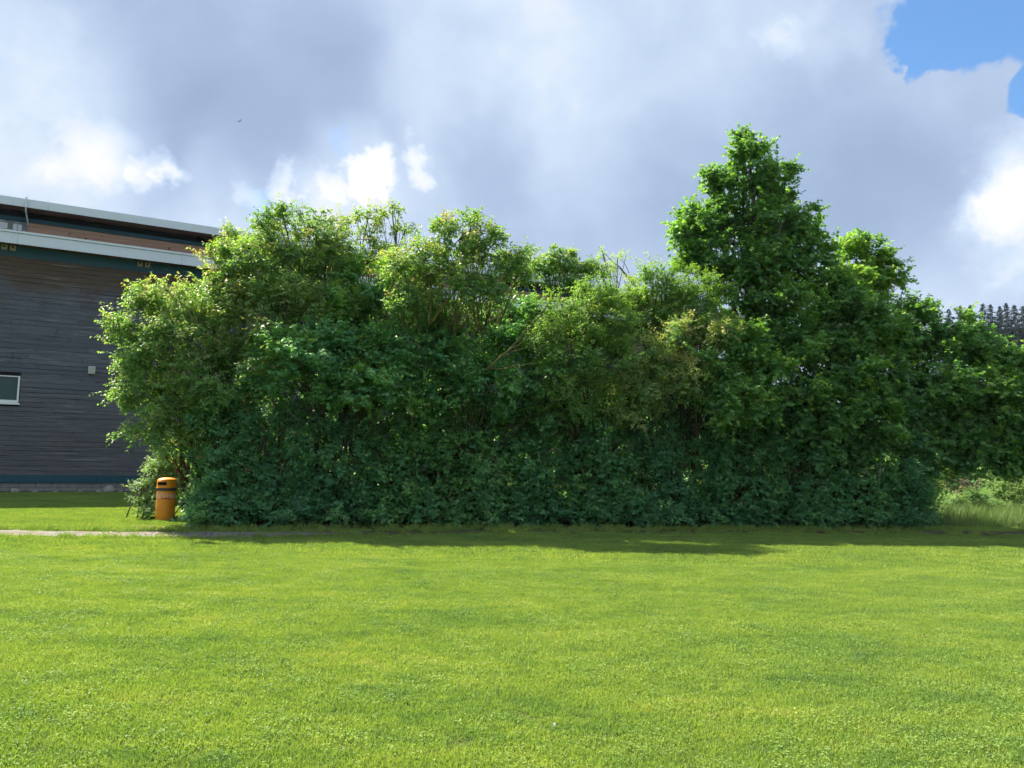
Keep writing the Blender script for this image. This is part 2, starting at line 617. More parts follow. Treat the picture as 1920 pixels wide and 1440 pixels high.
def soil_mat():
    m, g, out = new_mat('litter_soil')
    pos = g.n('ShaderNodeNewGeometry').outputs['Position']
    n1 = g.noise(pos, 3, 5, 0.6)
    n2 = g.noise(pos, 60, 4, 0.7)
    c = g.ramp(n2, [(.3, (.022, .018, .013)), (.55, (.045, .037, .024)), (.78, (.10, .065, .040))])
    c = g.mix(g.mrange(n1, .45, .62), c, (.05, .075, .022))
    p = principled(g, c, .95, .1)
    g.put(p.inputs['Normal'], bump(g, n2, .9, .03))
    g.t.links.new(p.outputs[0], out.inputs[0])
    return m


def gravel_mat():
    m, g, out = new_mat('path_gravel')
    pos = g.n('ShaderNodeNewGeometry').outputs['Position']
    n2 = g.noise(pos, 70, 3, 0.7)
    n1 = g.noise(pos, 2.2, 5, 0.6)
    c = g.ramp(n2, [(.3, (.12, .112, .10)), (.5, (.21, .198, .18)), (.72, (.33, .315, .295))])
    c = g.mix(g.mrange(n1, .48, .66), c, (.17, .145, .105))
    sp3 = g.n('ShaderNodeSeparateXYZ')
    g.put(sp3.inputs[0], pos)
    worn = g.math('ADD', sp3.outputs[0], g.math('MULTIPLY', g.math('SUBTRACT', n1, .5), 4.0))
    c = g.mix(g.mrange(worn, -5.5, -2.0), c, g.ramp(n2, [(.3, (.055, .060, .025)), (.6, (.12, .10, .055)), (.8, (.22, .15, .10))]))
    p = principled(g, c, .95, .15)
    g.put(p.inputs['Normal'], bump(g, n2, .8, .02))
    g.t.links.new(p.outputs[0], out.inputs[0])
    return m


me = bpy.data.meshes.new('ground')
B = 600.0
me.from_pydata([(-B, -60, 0), (B, -60, 0), (B, B, 0), (-B, B, 0)], [], [(0, 1, 2, 3)])
tag(link('ground', me, ground_mat()), kind='structure')

rs = np.random.default_rng(5)


def strip(name, mat, xs, lo, hi, z):
    v, f = [], []
    for i, x in enumerate(xs):
        v += [(x, lo[i], z), (x, hi[i], z)]
        if i:
            f.append((2 * i - 2, 2 * i, 2 * i + 1, 2 * i - 1))
    m_ = bpy.data.meshes.new(name)
    m_.from_pydata([tuple(map(float, q)) for q in v], [], f)
    return tag(link(name, m_, mat), kind='structure')


xs = np.arange(-40, 40, .12)
mid = path_mid(xs)
wob_a = .10 * np.sin(xs * 1.7) + .06 * np.sin(xs * 4.1 + 1) + rs.normal(0, .03, len(xs))
wob_b = .10 * np.sin(xs * 1.3 + 2) + .06 * np.sin(xs * 5.3) + rs.normal(0, .03, len(xs))
pw = np.interp(xs, [-6, -3, 0, 7, 11], [1, .75, .5, .55, 1.0])
strip('path', gravel_mat(), xs, mid + (-.50 + wob_a) * pw, mid + (.46 + wob_b) * pw, .008)
xh = np.arange(-7.2, 11.4, .15)
strip('hedge_soil', soil_mat(), xh, hedge_front(xh) - .38 + .12 * np.sin(xh * 2.3) + rs.normal(0, .04, len(xh)), hedge_front(xh) + 6.0, .004)

# hill behind, on the right
hv, hf = [], []
gx, gy = np.linspace(40, 330, 40), np.linspace(95, 420, 40)
for j, y in enumerate(gy):
    for i, x in enumerate(gx):
        h = 26 * math.exp(-(((x - 190) / 105) ** 2)) * min(1, max(0, (y - 100) / 120)) ** 1.1 - .4
        h += .5 * math.sin(x * .11) * math.cos(y * .09)
        hv.append((x, y, h if 0 < i < 39 and 0 < j < 39 else -1.0))
for j in range(39):
    for i in range(39):
        a = j * 40 + i
        hf.append((a, a + 1, a + 41, a + 40))
me = bpy.data.meshes.new('hill')
me.from_pydata(hv, [], hf)
me.shade_smooth()
tag(link('hill', me, simple_mat('meadow', (.085, .13, .035), .95, .1, .3, .08)), kind='structure')


def hill_h(x, y):
    return 26 * math.exp(-(((x - 190) / 105) ** 2)) * min(1, max(0, (y - 100) / 120)) ** 1.1 - .4 + .5 * math.sin(x * .11) * math.cos(y * .09)


# ------------------------------------------------------------------ timber hall
W0 = np.array([-17.5, 26.4])
WD = np.array([0.8796, 0.4757])
WN = np.array([0.4757, -0.8796])


def wp(s, off, z):
    q = W0 + WD * s + WN * off
    return (q[0], q[1], z)


def wall_sz(px, py, off):
    """place along the wall and height above ground of a photo position, on the plane off metres in front of the wall"""
    d = ray(px, py)
    o = EYE[:2] - W0 - WN * off
    # EYE + t d on plane: (o + t d).WN = 0
    t = -np.dot(o, WN) / np.dot(d[:2], WN)
    q = o + d[:2] * t
    return float(np.dot(q, WD)), float(EYE[2] + d[2] * t)


def wbox(mb, s0, s1, o0, o1, z0, z1):
    mb.hexa([wp(s0, o1, z0), wp(s1, o1, z0), wp(s1, o0, z0), wp(s0, o0, z0),
             wp(s0, o1, z1), wp(s1, o1, z1), wp(s1, o0, z1), wp(s0, o0, z1)])


def plank_mat():
    m, g, out = new_mat('weathered_plank')
    geo = g.n('ShaderNodeNewGeometry')
    pos = geo.outputs['Position']
    oi = g.n('ShaderNodeObjectInfo')
    al = g.vmath('DOT_PRODUCT', pos, (float(WD[0]), float(WD[1]), 0))
    sep = g.n('ShaderNodeSeparateXYZ')
    g.put(sep.inputs[0], pos)
    cmb = g.n('ShaderNodeCombineXYZ')
    g.put(cmb.inputs[0], g.math('MULTIPLY', al, 1.2))
    g.put(cmb.inputs[1], g.math('MULTIPLY', oi.outputs['Random'], 40.0))
    g.put(cmb.inputs[2], g.math('MULTIPLY', sep.outputs[2], 45.0))
    n1 = g.noise(cmb.outputs[0], 1.0, 6, .65)
    n2 = g.noise(pos, 1.1, 4, .6)
    n3 = g.noise(pos, 5.0, 4, .6)
    c = g.ramp(n1, [(.25, (.058, .064, .080)), (.48, (.110, .118, .142)), (.75, (.22, .225, .245))])
    c = g.mix(g.mrange(oi.outputs['Random'], 0, 1, .0, .6, False), c, (.072, .080, .105))
    c = g.mix(g.mrange(n2, .52, .75, 0, .5), c, (.085, .064, .054))
    c = g.mix(g.mrange(n3, .58, .72, 0, .5), c, (.032, .034, .042))
    c = g.mix(g.mrange(g.math('ADD', sep.outputs[2], g.math('MULTIPLY', n2, 1.5)), 5.2, 2.6, 0, .55), c, g.ramp(n1, [(.3, (.066, .058, .056)), (.7, (.165, .150, .142))]))
    # boards sheltered by the eaves kept their brown stain, ragged lower edge
    hz = g.math('ADD', sep.outputs[2], g.math('MULTIPLY', g.math('SUBTRACT', n2, .5), 1.6))
    c = g.mix(g.mrange(hz, 6.7, 7.5, 0, .75), c, g.ramp(n1, [(.3, (.060, .034, .017)), (.7, (.13, .078, .036))]))
    cm2 = g.n('ShaderNodeCombineXYZ')
    g.put(cm2.inputs[0], g.math('MULTIPLY', al, .55))
    g.put(cm2.inputs[1], g.math('MULTIPLY', oi.outputs['Random'], 17.0))
    g.put(cm2.inputs[2], g.math('MULTIPLY', sep.outputs[2], 14.0))
    n4 = g.noise(cm2.outputs[0], 1.0, 5, .7)
    c = g.mix(g.mrange(n4, .58, .70, 0, .6), c, (.30, .295, .285))
    c = g.mix(g.mrange(n4, .42, .28, 0, .7), c, (.030, .032, .040))
    p = principled(g, c, .85, .2)
    g.put(p.inputs['Normal'], bump(g, n1, .5, .006))
    g.t.links.new(p.outputs[0], out.inputs[0])
    return m


hall = empty('timber_hall', wp(0, 0, 0))
tag(hall, 'large hall with dark weathered timber cladding, teal trim and grey metal eaves', 'building')
HB = Vector(wp(0, 0, 0))


def hpart(mb, name, mat, parent=None):
    p = parent or hall
    off = np.array(HB)
    mb.v = [tuple(np.array(q) - off) for q in mb.v]
    return mb.build(name, mat, p)


M_PLANK = plank_mat()
M_TEAL = simple_mat('teal_paint', (.009, .068, .100), .5, .4, .25, 3)
M_METAL = simple_mat('grey_sheet_metal', (.62, .66, .72), .45, .5, .06, 2.5)
M_LARCH = None
M_DARK = simple_mat('dark_backing', (.02, .02, .022), .9, .1)
M_SOFFIT = simple_mat('brown_soffit_board', (.115, .062, .045), .8, .2, .35, 9)
M_CONC = simple_mat('concrete', (.23, .22, .20), .9, .15, .35, 7, bmp=.5)
M_WHITE = simple_mat('white_frame', (.72, .73, .74), .4, .5, .05)
M_ZINC = simple_mat('zinc_pipe', (.62, .64, .66), .35, .6, .1, 8, metal=.4)
M_LARCHA = new_mat('larch_board')
m, g, out = M_LARCHA
pos = g.n('ShaderNodeNewGeometry').outputs['Position']
oi = g.n('ShaderNodeObjectInfo')
al = g.vmath('DOT_PRODUCT', pos, (float(WD[0]), float(WD[1]), 0))
sep = g.n('ShaderNodeSeparateXYZ')
g.put(sep.inputs[0], pos)
cmb = g.n('ShaderNodeCombineXYZ')
g.put(cmb.inputs[0], g.math('MULTIPLY', al, .8))
g.put(cmb.inputs[1], g.math('MULTIPLY', oi.outputs['Random'], 30.0))
g.put(cmb.inputs[2], g.math('MULTIPLY', sep.outputs[2], 30.0))
n1 = g.noise(cmb.outputs[0], 1, 5, .6)
kn = g.noise(pos, 4.5, 2, .5)
c = g.ramp(n1, [(.3, (.40, .225, .150)), (.7, (.54, .335, .235))])
c = g.mix(g.mrange(kn, .68, .73, 0, .8), c, (.09, .045, .03))
p = principled(g, c, .75, .2)
g.t.links.new(p.outputs[0], out.inputs[0])
M_LARCH = m

S_A, S_B = -5.0, 31.0
Z_CONC = .30
Z_TEAL0, Z_TEAL1 = .325, .58
s_, z_g0 = wall_sz(0, 453, .65)
s_, z_g1 = wall_sz(0, 433, .65)
s_, z_g2 = wall_sz(0, 428, .68)
Z_TOPBAND0, Z_TOPBAND1 = wall_sz(0, 478, .04)[1], wall_sz(0, 440, .04)[1]
Z_PL_TOP = Z_TOPBAND0

core = MB()
wbox(core, S_A, S_B, -14, -.02, 0, z_g1)
hpart(core, 'wall_core', M_DARK)
# planks
rp = random.Random(11)
PITCH_B = .165
rows = int((Z_PL_TOP - Z_TEAL1) / PITCH_B)
PITCH_B = (Z_PL_TOP - Z_TEAL1) / rows
win_s1, win_z0 = wall_sz(34, 756, .05)
win_z1 = wall_sz(34, 705, .05)[1]
win_s0 = win_s1 - 1.75
for r_ in range(rows):
    z0 = Z_TEAL1 + r_ * PITCH_B + .003
    s = S_A
    first = True
    while s < S_B:
        ln = rp.uniform(3.2, 5.2) if s < 8 else 6.2
        if first:
            ln *= rp.uniform(.3, 1.0)
            first = False
        e = min(S_B, s + ln)
        segs = [(s, e)]
        if z0 < win_z1 + .02 and z0 + PITCH_B > win_z0 - .1:
            segs = []
            if s < win_s0 - .02:
                segs.append((s, min(e, win_s0 - .02)))
            if e > win_s1 + .02:
                segs.append((max(s, win_s1 + .02), e))
        for a, b in segs:
            if b - a < .05:
                continue
            mb = MB()
            t0 = rp.uniform(-.002, .003)
            lo, hi = .026 + t0 + rp.uniform(-.003, .006), .020 + t0
            zz = z0 + rp.uniform(-.003, .003)
            gp = rp.choice((.005, .006, .008, .014))
            q = [wp(a + .003, lo, zz), wp(b - .003, lo + rp.uniform(-.004, .004), zz), wp(b - .003, -.01, zz), wp(a + .003, -.01, zz),
                 wp(a + .003, hi, zz + PITCH_B - gp), wp(b - .003, hi, zz + PITCH_B - gp), wp(b - .003, -.01, zz + PITCH_B - gp), wp(a + .003, -.01, zz + PITCH_B - gp)]
            mb.hexa(q)
            hpart(mb, 'plank', M_PLANK)
        s = e
# teal boards
s = S_A
while s < S_B:
    e = min(S_B, s + 4.05)
    mb = MB()
    wbox(mb, s, e - .006, -.01, .055, Z_TEAL0, Z_TEAL1 - .004)
    hpart(mb, 'base_board', M_TEAL)
    mb = MB()
    wbox(mb, s + .9, e + .9 - .006, -.01, .045, Z_TOPBAND0 + .004, Z_TOPBAND1)
    hpart(mb, 'eaves_board', M_TEAL)
    s = e
# concrete block plinth
bm_shared = None
for rrow in range(2):
    s = S_A - (.25 if rrow else 0)
    while s < 12:
        ln = .50
        mb = MB()
        o = rp.uniform(-.008, .012)
        wbox(mb, s + .006, s + ln - .006, -.015, .0 + o, .01 + rrow * .155, .155 + rrow * .155)
        hpart(mb, 'concrete_block', M_CONC)
        s += ln
mb = MB()
wbox(mb, 12, S_B, -.015, 0, .01, .31)
hpart(mb, 'concrete_plinth', M_CONC)

# lower eaves: metal fascia in long sheets, drip edge above, soffit below
s = S_A
k = 0
while s < S_B:
    e = min(S_B, s + 5.2)
    mb = MB()
    wbox(mb, s, e - .008, .62, .65, z_g0, z_g1)
    hpart(mb, 'fascia_sheet', M_METAL)
    mb = MB()
    wbox(mb, s, e - .004, .50, .685, z_g1 + .012, z_g2)
    hpart(mb, 'drip_edge', M_METAL)
    s = e
mb = MB()
wbox(mb, S_A, S_B, -.01, .615, z_g0 + .05, z_g0 + .08)
hpart(mb, 'soffit', M_SOFFIT)
# purlin ends in pairs under the soffit
for px in (8, 24, 263, 277):
    sc_, zc = wall_sz(px, 463 + (px - 8) * .125, .16)
    mb = MB()
    wbox(mb, sc_ - .085, sc_ + .085, .05, .16, zc - .085, zc + .085)
    pe = hpart(mb, 'purlin_end', simple_mat('end_grain', (.36, .31, .22), .8, .2, .2, 20) if 'end_grain' not in bpy.data.materials else bpy.data.materials['end_grain'])
    mb = MB()
    wbox(mb, sc_ - .035, sc_ + .03, .161, .166, zc - .005, zc + .06)
    hpart(mb, 'bolt_hole', M_DARK, None)
# low roof deck behind the eaves
CL = -.8
z_cl0 = z_g2 + .12
mb = MB()
mb.hexa([wp(S_A, .6, z_g1 - .02), wp(S_B, .6, z_g1 - .02), wp(S_B, CL - .1, z_g1 - .02), wp(S_A, CL - .1, z_g1 - .02),
         wp(S_A, .6, z_g2 - .01), wp(S_B, .6, z_g2 - .01), wp(S_B, CL - .1, z_cl0), wp(S_A, CL - .1, z_cl0)])
hpart(mb, 'low_roof', M_METAL)
# clerestory
z_t0 = wall_sz(0, 410, CL)[1]
z_t1 = wall_sz(0, 403, CL)[1]
UF = .15
z_u0, z_u1 = wall_sz(0, 381, UF)[1], wall_sz(0, 365.5, UF)[1]
mb = MB()
wbox(mb, S_A, S_B, -13.5, CL - .03, z_cl0 - .3, z_u0 + .05)
hpart(mb, 'clerestory_core', M_DARK)
s_win_end = wall_sz(49, 420, CL)[0]
zb = z_cl0 - .1
nb = 5
for k in range(nb):
    a, b = zb + (z_t0 - zb) * k / nb, zb + (z_t0 - zb) * (k + 1) / nb
    s = s_win_end
    while s < S_B:
        e = min(S_B, s + rp.uniform(4, 6.5))
        mb = MB()
        wbox(mb, s + .002, e - .002, CL - .03, CL + rp.uniform(-.003, .003), a + .003, b - .003)
        hpart(mb, 'larch_board', M_LARCH)
        s = e
mb = MB()
wbox(mb, S_A, S_B, CL - .03, CL + .10, z_t0, z_t1)
hpart(mb, 'clerestory_beam', M_TEAL)
# clerestory window band on the left
M_GLASS, g, out = new_mat('window_glass')
p = principled(g, (.022, .060, .056), .05, .32)  # teal green of the reflected surroundings is put into the base colour
g.t.links.new(p.outputs[0], out.inputs[0])
cw = MB()
wbox(cw, S_A, s_win_end - .05, CL - .03, CL - .015, zb, z_t0 - .01)
cwin = hpart(cw, 'clerestory_window', simple_mat('grey_glass', (.30, .33, .36), .12, .8, .1))
for px in (4, 11, 29, 38):
    sc_ = wall_sz(px, 416, CL)[0]
    mb = MB()
    wbox(mb, sc_ - .06, sc_ + .06, CL - .012, CL + .03, z_t0 - .34, z_t0 - .12)
    mb.v = [tuple(np.array(q) - np.array(HB)) for q in mb.v]
    mb.build('vent_flap', M_WHITE, cwin)
    mb = MB()
    wbox(mb, sc_ - .07, sc_ + .07, CL - .012, CL + .05, z_t0 - .52, z_t0 - .345)
    mb.v = [tuple(np.array(q) - np.array(HB)) for q in mb.v]
    mb.build('vent_motor', M_DARK, cwin)
for px in (20, 46):
    sc_ = wall_sz(px, 416, CL)[0]
    mb = MB()
    wbox(mb, sc_ - .16, sc_ + .12, CL - .012, CL + .02, zb, z_t0 - .012)
    mb.v = [tuple(np.array(q) - np.array(HB)) for q in mb.v]
    mb.build('mullion', M_CONC, cwin)
# upper roof
s = S_A
while s < S_B:
    e = min(S_B, s + 6.0)
    mb = MB()
    wbox(mb, s, e - .008, UF - .03, UF, z_u0, z_u1)
    hpart(mb, 'roof_fascia_sheet', M_METAL)
    s = e
mb = MB()
mb.hexa([wp(S_A, UF - .035, z_u0 + .02), wp(S_B, UF - .035, z_u0 + .02), wp(S_B, CL - .02, z_u0 + .06), wp(S_A, CL - .02, z_u0 + .06),
         wp(S_A, UF - .035, z_u0 + .05), wp(S_B, UF - .035, z_u0 + .05), wp(S_B, CL - .02, z_u0 + .09), wp(S_A, CL - .02, z_u0 + .09)])
hpart(mb, 'upper_soffit', M_SOFFIT)
mb = MB()
mb.hexa([wp(S_A, UF - .04, z_u1 - .10), wp(S_B, UF - .04, z_u1 - .10), wp(S_B, -13.6, z_u1 - .10), wp(S_A, -13.6, z_u1 - .10),
         wp(S_A, UF - .04, z_u1 - .012), wp(S_B, UF - .04, z_u1 - .012), wp(S_B, -13.6, z_u1 + .1), wp(S_A, -13.6, z_u1 + .1)])
hpart(mb, 'upper_roof', M_METAL)
sp_, zp_ = wall_sz(50, 368, UF + .05)
mb = MB()
sq, zq = wall_sz(47, 424, CL + .1)
mb.tube([wp(sp_, UF + .05, z_u1 + .06), wp(sp_, UF + .05, z_u0 - .02), wp(sp_, UF - .1, z_u0 - .12), wp(sq + .1, CL + .15, zq + .05)], [.028] * 4, 8)
hpart(mb, 'drain_pipe', M_ZINC)
# window
wroot = MB()
wbox(wroot, win_s0 + .01, win_s1 - .01, -.018, .004, win_z0 + .01, win_z1 - .01)
M_PANE = M_GLASS
win = hpart(wroot, 'window', M_PANE)


def wsub(name, mat, *a):
    mb = MB()
    wbox(mb, *a)
    mb.v = [tuple(np.array(q) - np.array(HB)) for q in mb.v]
    mb.build(name, mat, win)


fw_ = .055
wsub('frame', M_WHITE, win_s1 - fw_, win_s1, -.05, .045, win_z0, win_z1)
wsub('frame', M_WHITE, win_s0, win_s0 + fw_, -.05, .045, win_z0, win_z1)
wsub('frame', M_WHITE, win_s0 + fw_ + .002, win_s1 - fw_ - .002, -.05, .043, win_z1 - fw_ * .7, win_z1 - .002)
wsub('frame', M_WHITE, win_s0 + fw_ + .002, win_s1 - fw_ - .002, -.05, .043, win_z0 + .002, win_z0 + .10)
wsub('sill', M_WHITE, win_s0 - .04, win_s1 + .05, -.02, .10, win_z0 - .055, win_z0 - .004)

# small pale lamp box on the wall
s_l, z_l = wall_sz(172, 694, .12)
mb = MB()
mb.hexa([wp(s_l - .10, .13, z_l - .12), wp(s_l + .10, .13, z_l - .12), wp(s_l + .10, .035, z_l - .12), wp(s_l - .10, .035, z_l - .12),
         wp(s_l - .10, .09, z_l + .11), wp(s_l + .10, .09, z_l + .11), wp(s_l + .10, .035, z_l + .13), wp(s_l - .10, .035, z_l + .13)])
lb = np.array(wp(s_l, .04, z_l))
lamp = empty('wall_lamp', tuple(lb))
tag(lamp, 'small pale box lamp on the dark plank wall beside the left hedge tips', 'lamp')
mb.v = [tuple(np.array(q) - lb) for q in mb.v]
mb.build('housing', simple_mat('lamp_cover', (.36, .39, .31), .5, .4, .1), lamp)
mb = MB()
wbox(mb, s_l - .11, s_l + .11, .036, .05, z_l - .13, z_l + .14)
mb.v = [tuple(np.array(q) - lb) for q in mb.v]
mb.build('back_plate', M_ZINC, lamp)

# bare earth strip along the foot of the wall
sv, sf = [], []
sr_ = np.random.default_rng(21)
ss = np.arange(S_A, 14, .2)
for i, s in enumerate(ss):
    sv += [wp(s, .02, .03), wp(s, .22, .028), wp(s, .42 + .10 * math.sin(s * 2.1) + sr_.normal(0, .04), .006)]
    if i:
        a = 3 * i
        sf += [(a - 3, a - 2, a + 1, a), (a - 2, a - 1, a + 2, a + 1)]
me = bpy.data.meshes.new('wall_soil')
me.from_pydata(sv, [], sf)
tag(link('wall_soil', me, simple_mat('wall_foot_earth', (.075, .062, .045), .95, .1, .5, 6, bmp=.8)), kind='structure')

# rubble stones along the foot of the wall
for k, (px, py, sz) in enumerate([(28, 921, .20), (205, 914, .30), (66, 923, .12), (186, 918, .13), (150, 922, .09), (225, 924, .11), (104, 922, .10)]):
    sr, _ = wall_sz(px, py, .35)
    rr = np.random.default_rng(40 + k)
    import bmesh
    bm = bmesh.new()
    bmesh.ops.create_icosphere(bm, subdivisions=2, radius=1)
    for vv in bm.verts:
        q = np.array(vv.co)
        f = 1 + .18 * math.sin(q[0] * 3 + k) + .14 * math.sin(q[1] * 4 + 2 * k)
        vv.co = Vector((q[0] * f * sz * .6, q[1] * f * sz * .5, q[2] * f * sz * .38))
    me = bpy.data.meshes.new('stone')
    bm.to_mesh(me)
    bm.free()
    me.shade_smooth()
    st_ = link('stone', me, bpy.data.materials.get('rubble') or simple_mat('rubble', (.30, .28, .24), .9, .15, .3, 9, bmp=.4))
    st_.location = wp(sr, .36 + .1 * rr.uniform(), sz * .24)
    st_.scale = (1.35, 1.35, 1.35)
    st_.rotation_euler = (0, 0, rr.uniform(0, 3))
    where = ['below the window', 'the largest, near the hedge', 'left of middle', 'left of the largest', 'in the middle', 'closest to the bin', 'right of the window'][k]
    tag(st_, 'pale stone at the plank wall foot, ' + where, 'stone', 'stones along the wall foot')

# ------------------------------------------------------------------ litter bin
BIN = on_ground(316, 17.6)
bin_o = empty('litter_bin', tuple(BIN), math.radians(8))
tag(bin_o, 'orange cylindrical litter bin with domed lid standing against the hedge', 'litter bin')
m, g, out = new_mat('orange_plastic')
tco = g.n('ShaderNodeTexCoord').outputs['Object']
n1 = g.noise(tco, 5, 5, .6)
c = g.ramp(n1, [(.3, (.74, .235, .012)), (.7, (.86, .31, .018))])
sep = g.n('ShaderNodeSeparateXYZ')
g.put(sep.inputs[0], tco)
z = sep.outputs[2]
edge = g.math('MULTIPLY', g.math('SUBTRACT', g.noise(tco, 11, 4, .6), .5), .10)
ze = g.math('ADD', z, edge)
band = g.math('MULTIPLY', g.mrange(ze, .475, .50), g.mrange(ze, .615, .585))
scr = g.noise(g.vmath('MULTIPLY', tco, (1, 1, .3)), 26, 4, .7)
c = g.mix(g.math('MULTIPLY', band, g.mrange(scr, .40, .56, .1, .7)), c, (.66, .50, .42))
red = g.math('MULTIPLY', g.math('MULTIPLY', g.mrange(ze, .455, .48), g.mrange(ze, .515, .49)), g.mrange(g.noise(tco, 7, 3, .5), .46, .56))
c = g.mix(red, c, (.50, .06, .045))
dirt = g.mrange(g.noise(tco, 3, 5, .7), .58, .75, 0, .4)
c = g.mix(dirt, c, (.20, .10, .03))
p = principled(g, c, .45, .45)
g.t.links.new(p.outputs[0], out.inputs[0])
M_OR = m
M_BAND = simple_mat('bin_band', (.075, .06, .065), .55, .4, .3, 12)
M_BLACK = simple_mat('bin_dark', (.008, .008, .010), .8, .2)
mb = MB()
mb.lathe([(0, .015), (.195, .015), (.200, .03), (.203, .30), (.200, .60), (.197, .66), (.19, .665), (0, .665)], 40)
mb.build('body', M_OR, bin_o, True)
mb = MB()
mb.lathe([(.192, .650), (.207, .655), (.209, .70), (.207, .722), (.192, .725)], 40)
mb.build('band', M_BAND, bin_o, True)
# lid with a rounded letter-box opening towards the lawn
rad = .208
lid = MB()
NS, z0l, z1l = 72, .722, .895
oz0, oz1, half = .775, .857, .118
prof = []
rows_z = [z0l, .735, oz0] + list(np.linspace(oz0, oz1, 7)[1:]) + [.875, z1l]


def half_at(zv):
    cz, hh = (oz0 + oz1) / 2, (oz1 - oz0) / 2
    rr_ = .028
    d_ = max(0, abs(zv - cz) - (hh - rr_))
    return half - rr_ + math.sqrt(max(0, rr_ * rr_ - d_ * d_))


A0 = -math.pi / 2 - math.radians(16)
for i in range(len(rows_z) - 1):
    za, zb_ = rows_z[i], rows_z[i + 1]
    inside = za >= oz0 - 1e-6 and zb_ <= oz1 + 1e-6
    for k in range(NS):
        def pt(kk, zv):
            a = 2 * math.pi * kk / NS
            if inside:
                ha = half_at(zv) / rad
                gap = 2 * math.pi - 2 * ha
                a = A0 + ha + gap * kk / NS
            else:
                a = A0 + half_at(oz0) / rad * 0 + 2 * math.pi * kk / NS
            rr_ = rad - (.012 if zv > .88 else 0) + (.006 if zv < .73 else 0)
            return (rr_ * math.cos(a), rr_ * math.sin(a), zv)
        lid.add([pt(k, za), pt(k + 1, za), pt(k + 1, zb_), pt(k, zb_)], [(0, 1, 2, 3)])
lid.lathe([(.196, .895), (.185, .912), (.14, .932), (.08, .944), (0.001, .948)], NS)
lido = lid.build('lid', M_OR, bin_o, False)
mb = MB()
mb.lathe([(.190, .73), (.190, .892)], 40)
mb.build('liner', M_BLACK, bin_o, True)
# rim lip round the opening
mb = MB()
rim = []
for t in np.linspace(0, 2 * math.pi, 41):
    zz = (oz0 + oz1) / 2 + (oz1 - oz0) / 2 * np.clip(1.25 * math.sin(t), -1, 1)
    xx = half * np.clip(1.15 * math.cos(t), -1, 1)
    a = A0 + xx / rad
    rim.append(((rad + .002) * math.cos(a), (rad + .002) * math.sin(a), zz))
mb.tube(rim, [.0055] * len(rim), 6, False)
mb.build('opening_rim', M_OR, bin_o, True)

# ------------------------------------------------------------------ trees and shrubs
L_ = px_lobe
tree('dogwood_shrub', 'broad yellowish dogwood at the left end, reaching over the plank wall', 'shrub', 'dogwood', on_ground(375, 18.6),
     [L_(345, 590, 85, 66, 18.4), L_(285, 640, 66, 70, 18), L_(300, 735, 80, 75, 18.2), L_(408, 562, 85, 62, 18.8), L_(345, 815, 55, 62, 18.2),
      L_(430, 680, 105, 100, 18.2), L_(222, 608, 24, 16, 18), L_(240, 735, 24, 30, 18), L_(255, 808, 20, 14, 17.9), L_(272, 556, 34, 28, 18.3),
      L_(428, 480, 28, 28, 19), L_(322, 870, 30, 34, 18.7, .5, raw=True), L_(345, 915, 26, 40, 18.5, .5, raw=True)],
     101, trunk_r=.06, stems=5, cl_r=.37, tone=.14, shoots=15, dens=.78)
tree('dogwood_shrub', 'tall bushy dogwood rising in front of the grey roof edge', 'shrub', 'dogwood', on_ground(540, 20.2),
     [L_(530, 480, 105, 75, 20.2), L_(455, 510, 75, 75, 20), L_(600, 465, 65, 60, 20.4), L_(640, 520, 75, 85, 20.4), L_(520, 590, 130, 90, 19.6),
      L_(440, 448, 20, 24, 20), L_(500, 415, 30, 22, 20.2), L_(530, 400, 16, 14, 20.2), L_(590, 415, 40, 20, 20.3), L_(640, 600, 80, 70, 19.6)],
     102, trunk_r=.07, stems=5, cl_r=.39, tone=.12, shoots=15, dens=.78)
tree('dogwood_shrub', 'airy upright dogwood with sky showing between its twigs, highest of the left half', 'shrub', 'dogwood', on_ground(715, 21.5),
     [L_(690, 410, 28, 22, 21.5), L_(735, 395, 22, 18, 21.5), L_(700, 450, 40, 30, 21.5), L_(760, 430, 22, 16, 21.5), L_(725, 490, 50, 30, 21.5)],
     103, trunk_r=.05, stems=4, cl_r=.26, dens=.62, shoots=9, tone=.22, inner=.1)
tree('dogwood_shrub', 'umbrella shaped dogwood with brownish tips and mossy forked branch, middle of the hedge', 'shrub', 'dogwood', on_ground(830, 19.4),
     [L_(860, 450, 85, 38, 17.4, raw=True), L_(795, 490, 65, 42, 17.2, raw=True), L_(935, 480, 62, 38, 17.6, raw=True), L_(870, 535, 95, 45, 17.2, raw=True), L_(765, 565, 42, 45, 17.0, raw=True), L_(885, 410, 26, 16, 17.4, raw=True),
      L_(835, 420, 26, 16, 17.4, raw=True), L_(975, 500, 30, 30, 17.8, raw=True), L_(760, 520, 35, 30, 17.0, raw=True)],
     104, trunk_r=.075, stems=3, cl_r=.33, tone=.16, inner=.2, bark=MOSSY)
tree('hazel_shrub', 'dark green hazel filling the hedge below the airy dogwood', 'shrub', 'hazel', on_ground(640, 18.8),
     [L_(640, 640, 90, 80, 18.6), L_(720, 560, 70, 80, 19.6), L_(560, 690, 100, 70, 18), L_(720, 670, 80, 70, 18.2), L_(690, 730, 90, 60, 17.8)],
     105, trunk_r=.05, stems=5, cl_r=.42, tone=.14, shoots=15, dens=.8)
tree('hazel_shrub', 'dark green hazel with bare mossy branches leaning right, middle of the hedge', 'shrub', 'hazel', on_ground(890, 19.2),
     [L_(830, 640, 80, 60, 18.6), L_(920, 650, 90, 60, 19), L_(960, 600, 60, 40, 19.8), L_(870, 720, 100, 60, 18), L_(980, 720, 90, 60, 18.4)],
     106, trunk_r=.05, stems=5, cl_r=.42, tone=.08, shoots=15, dens=.8)
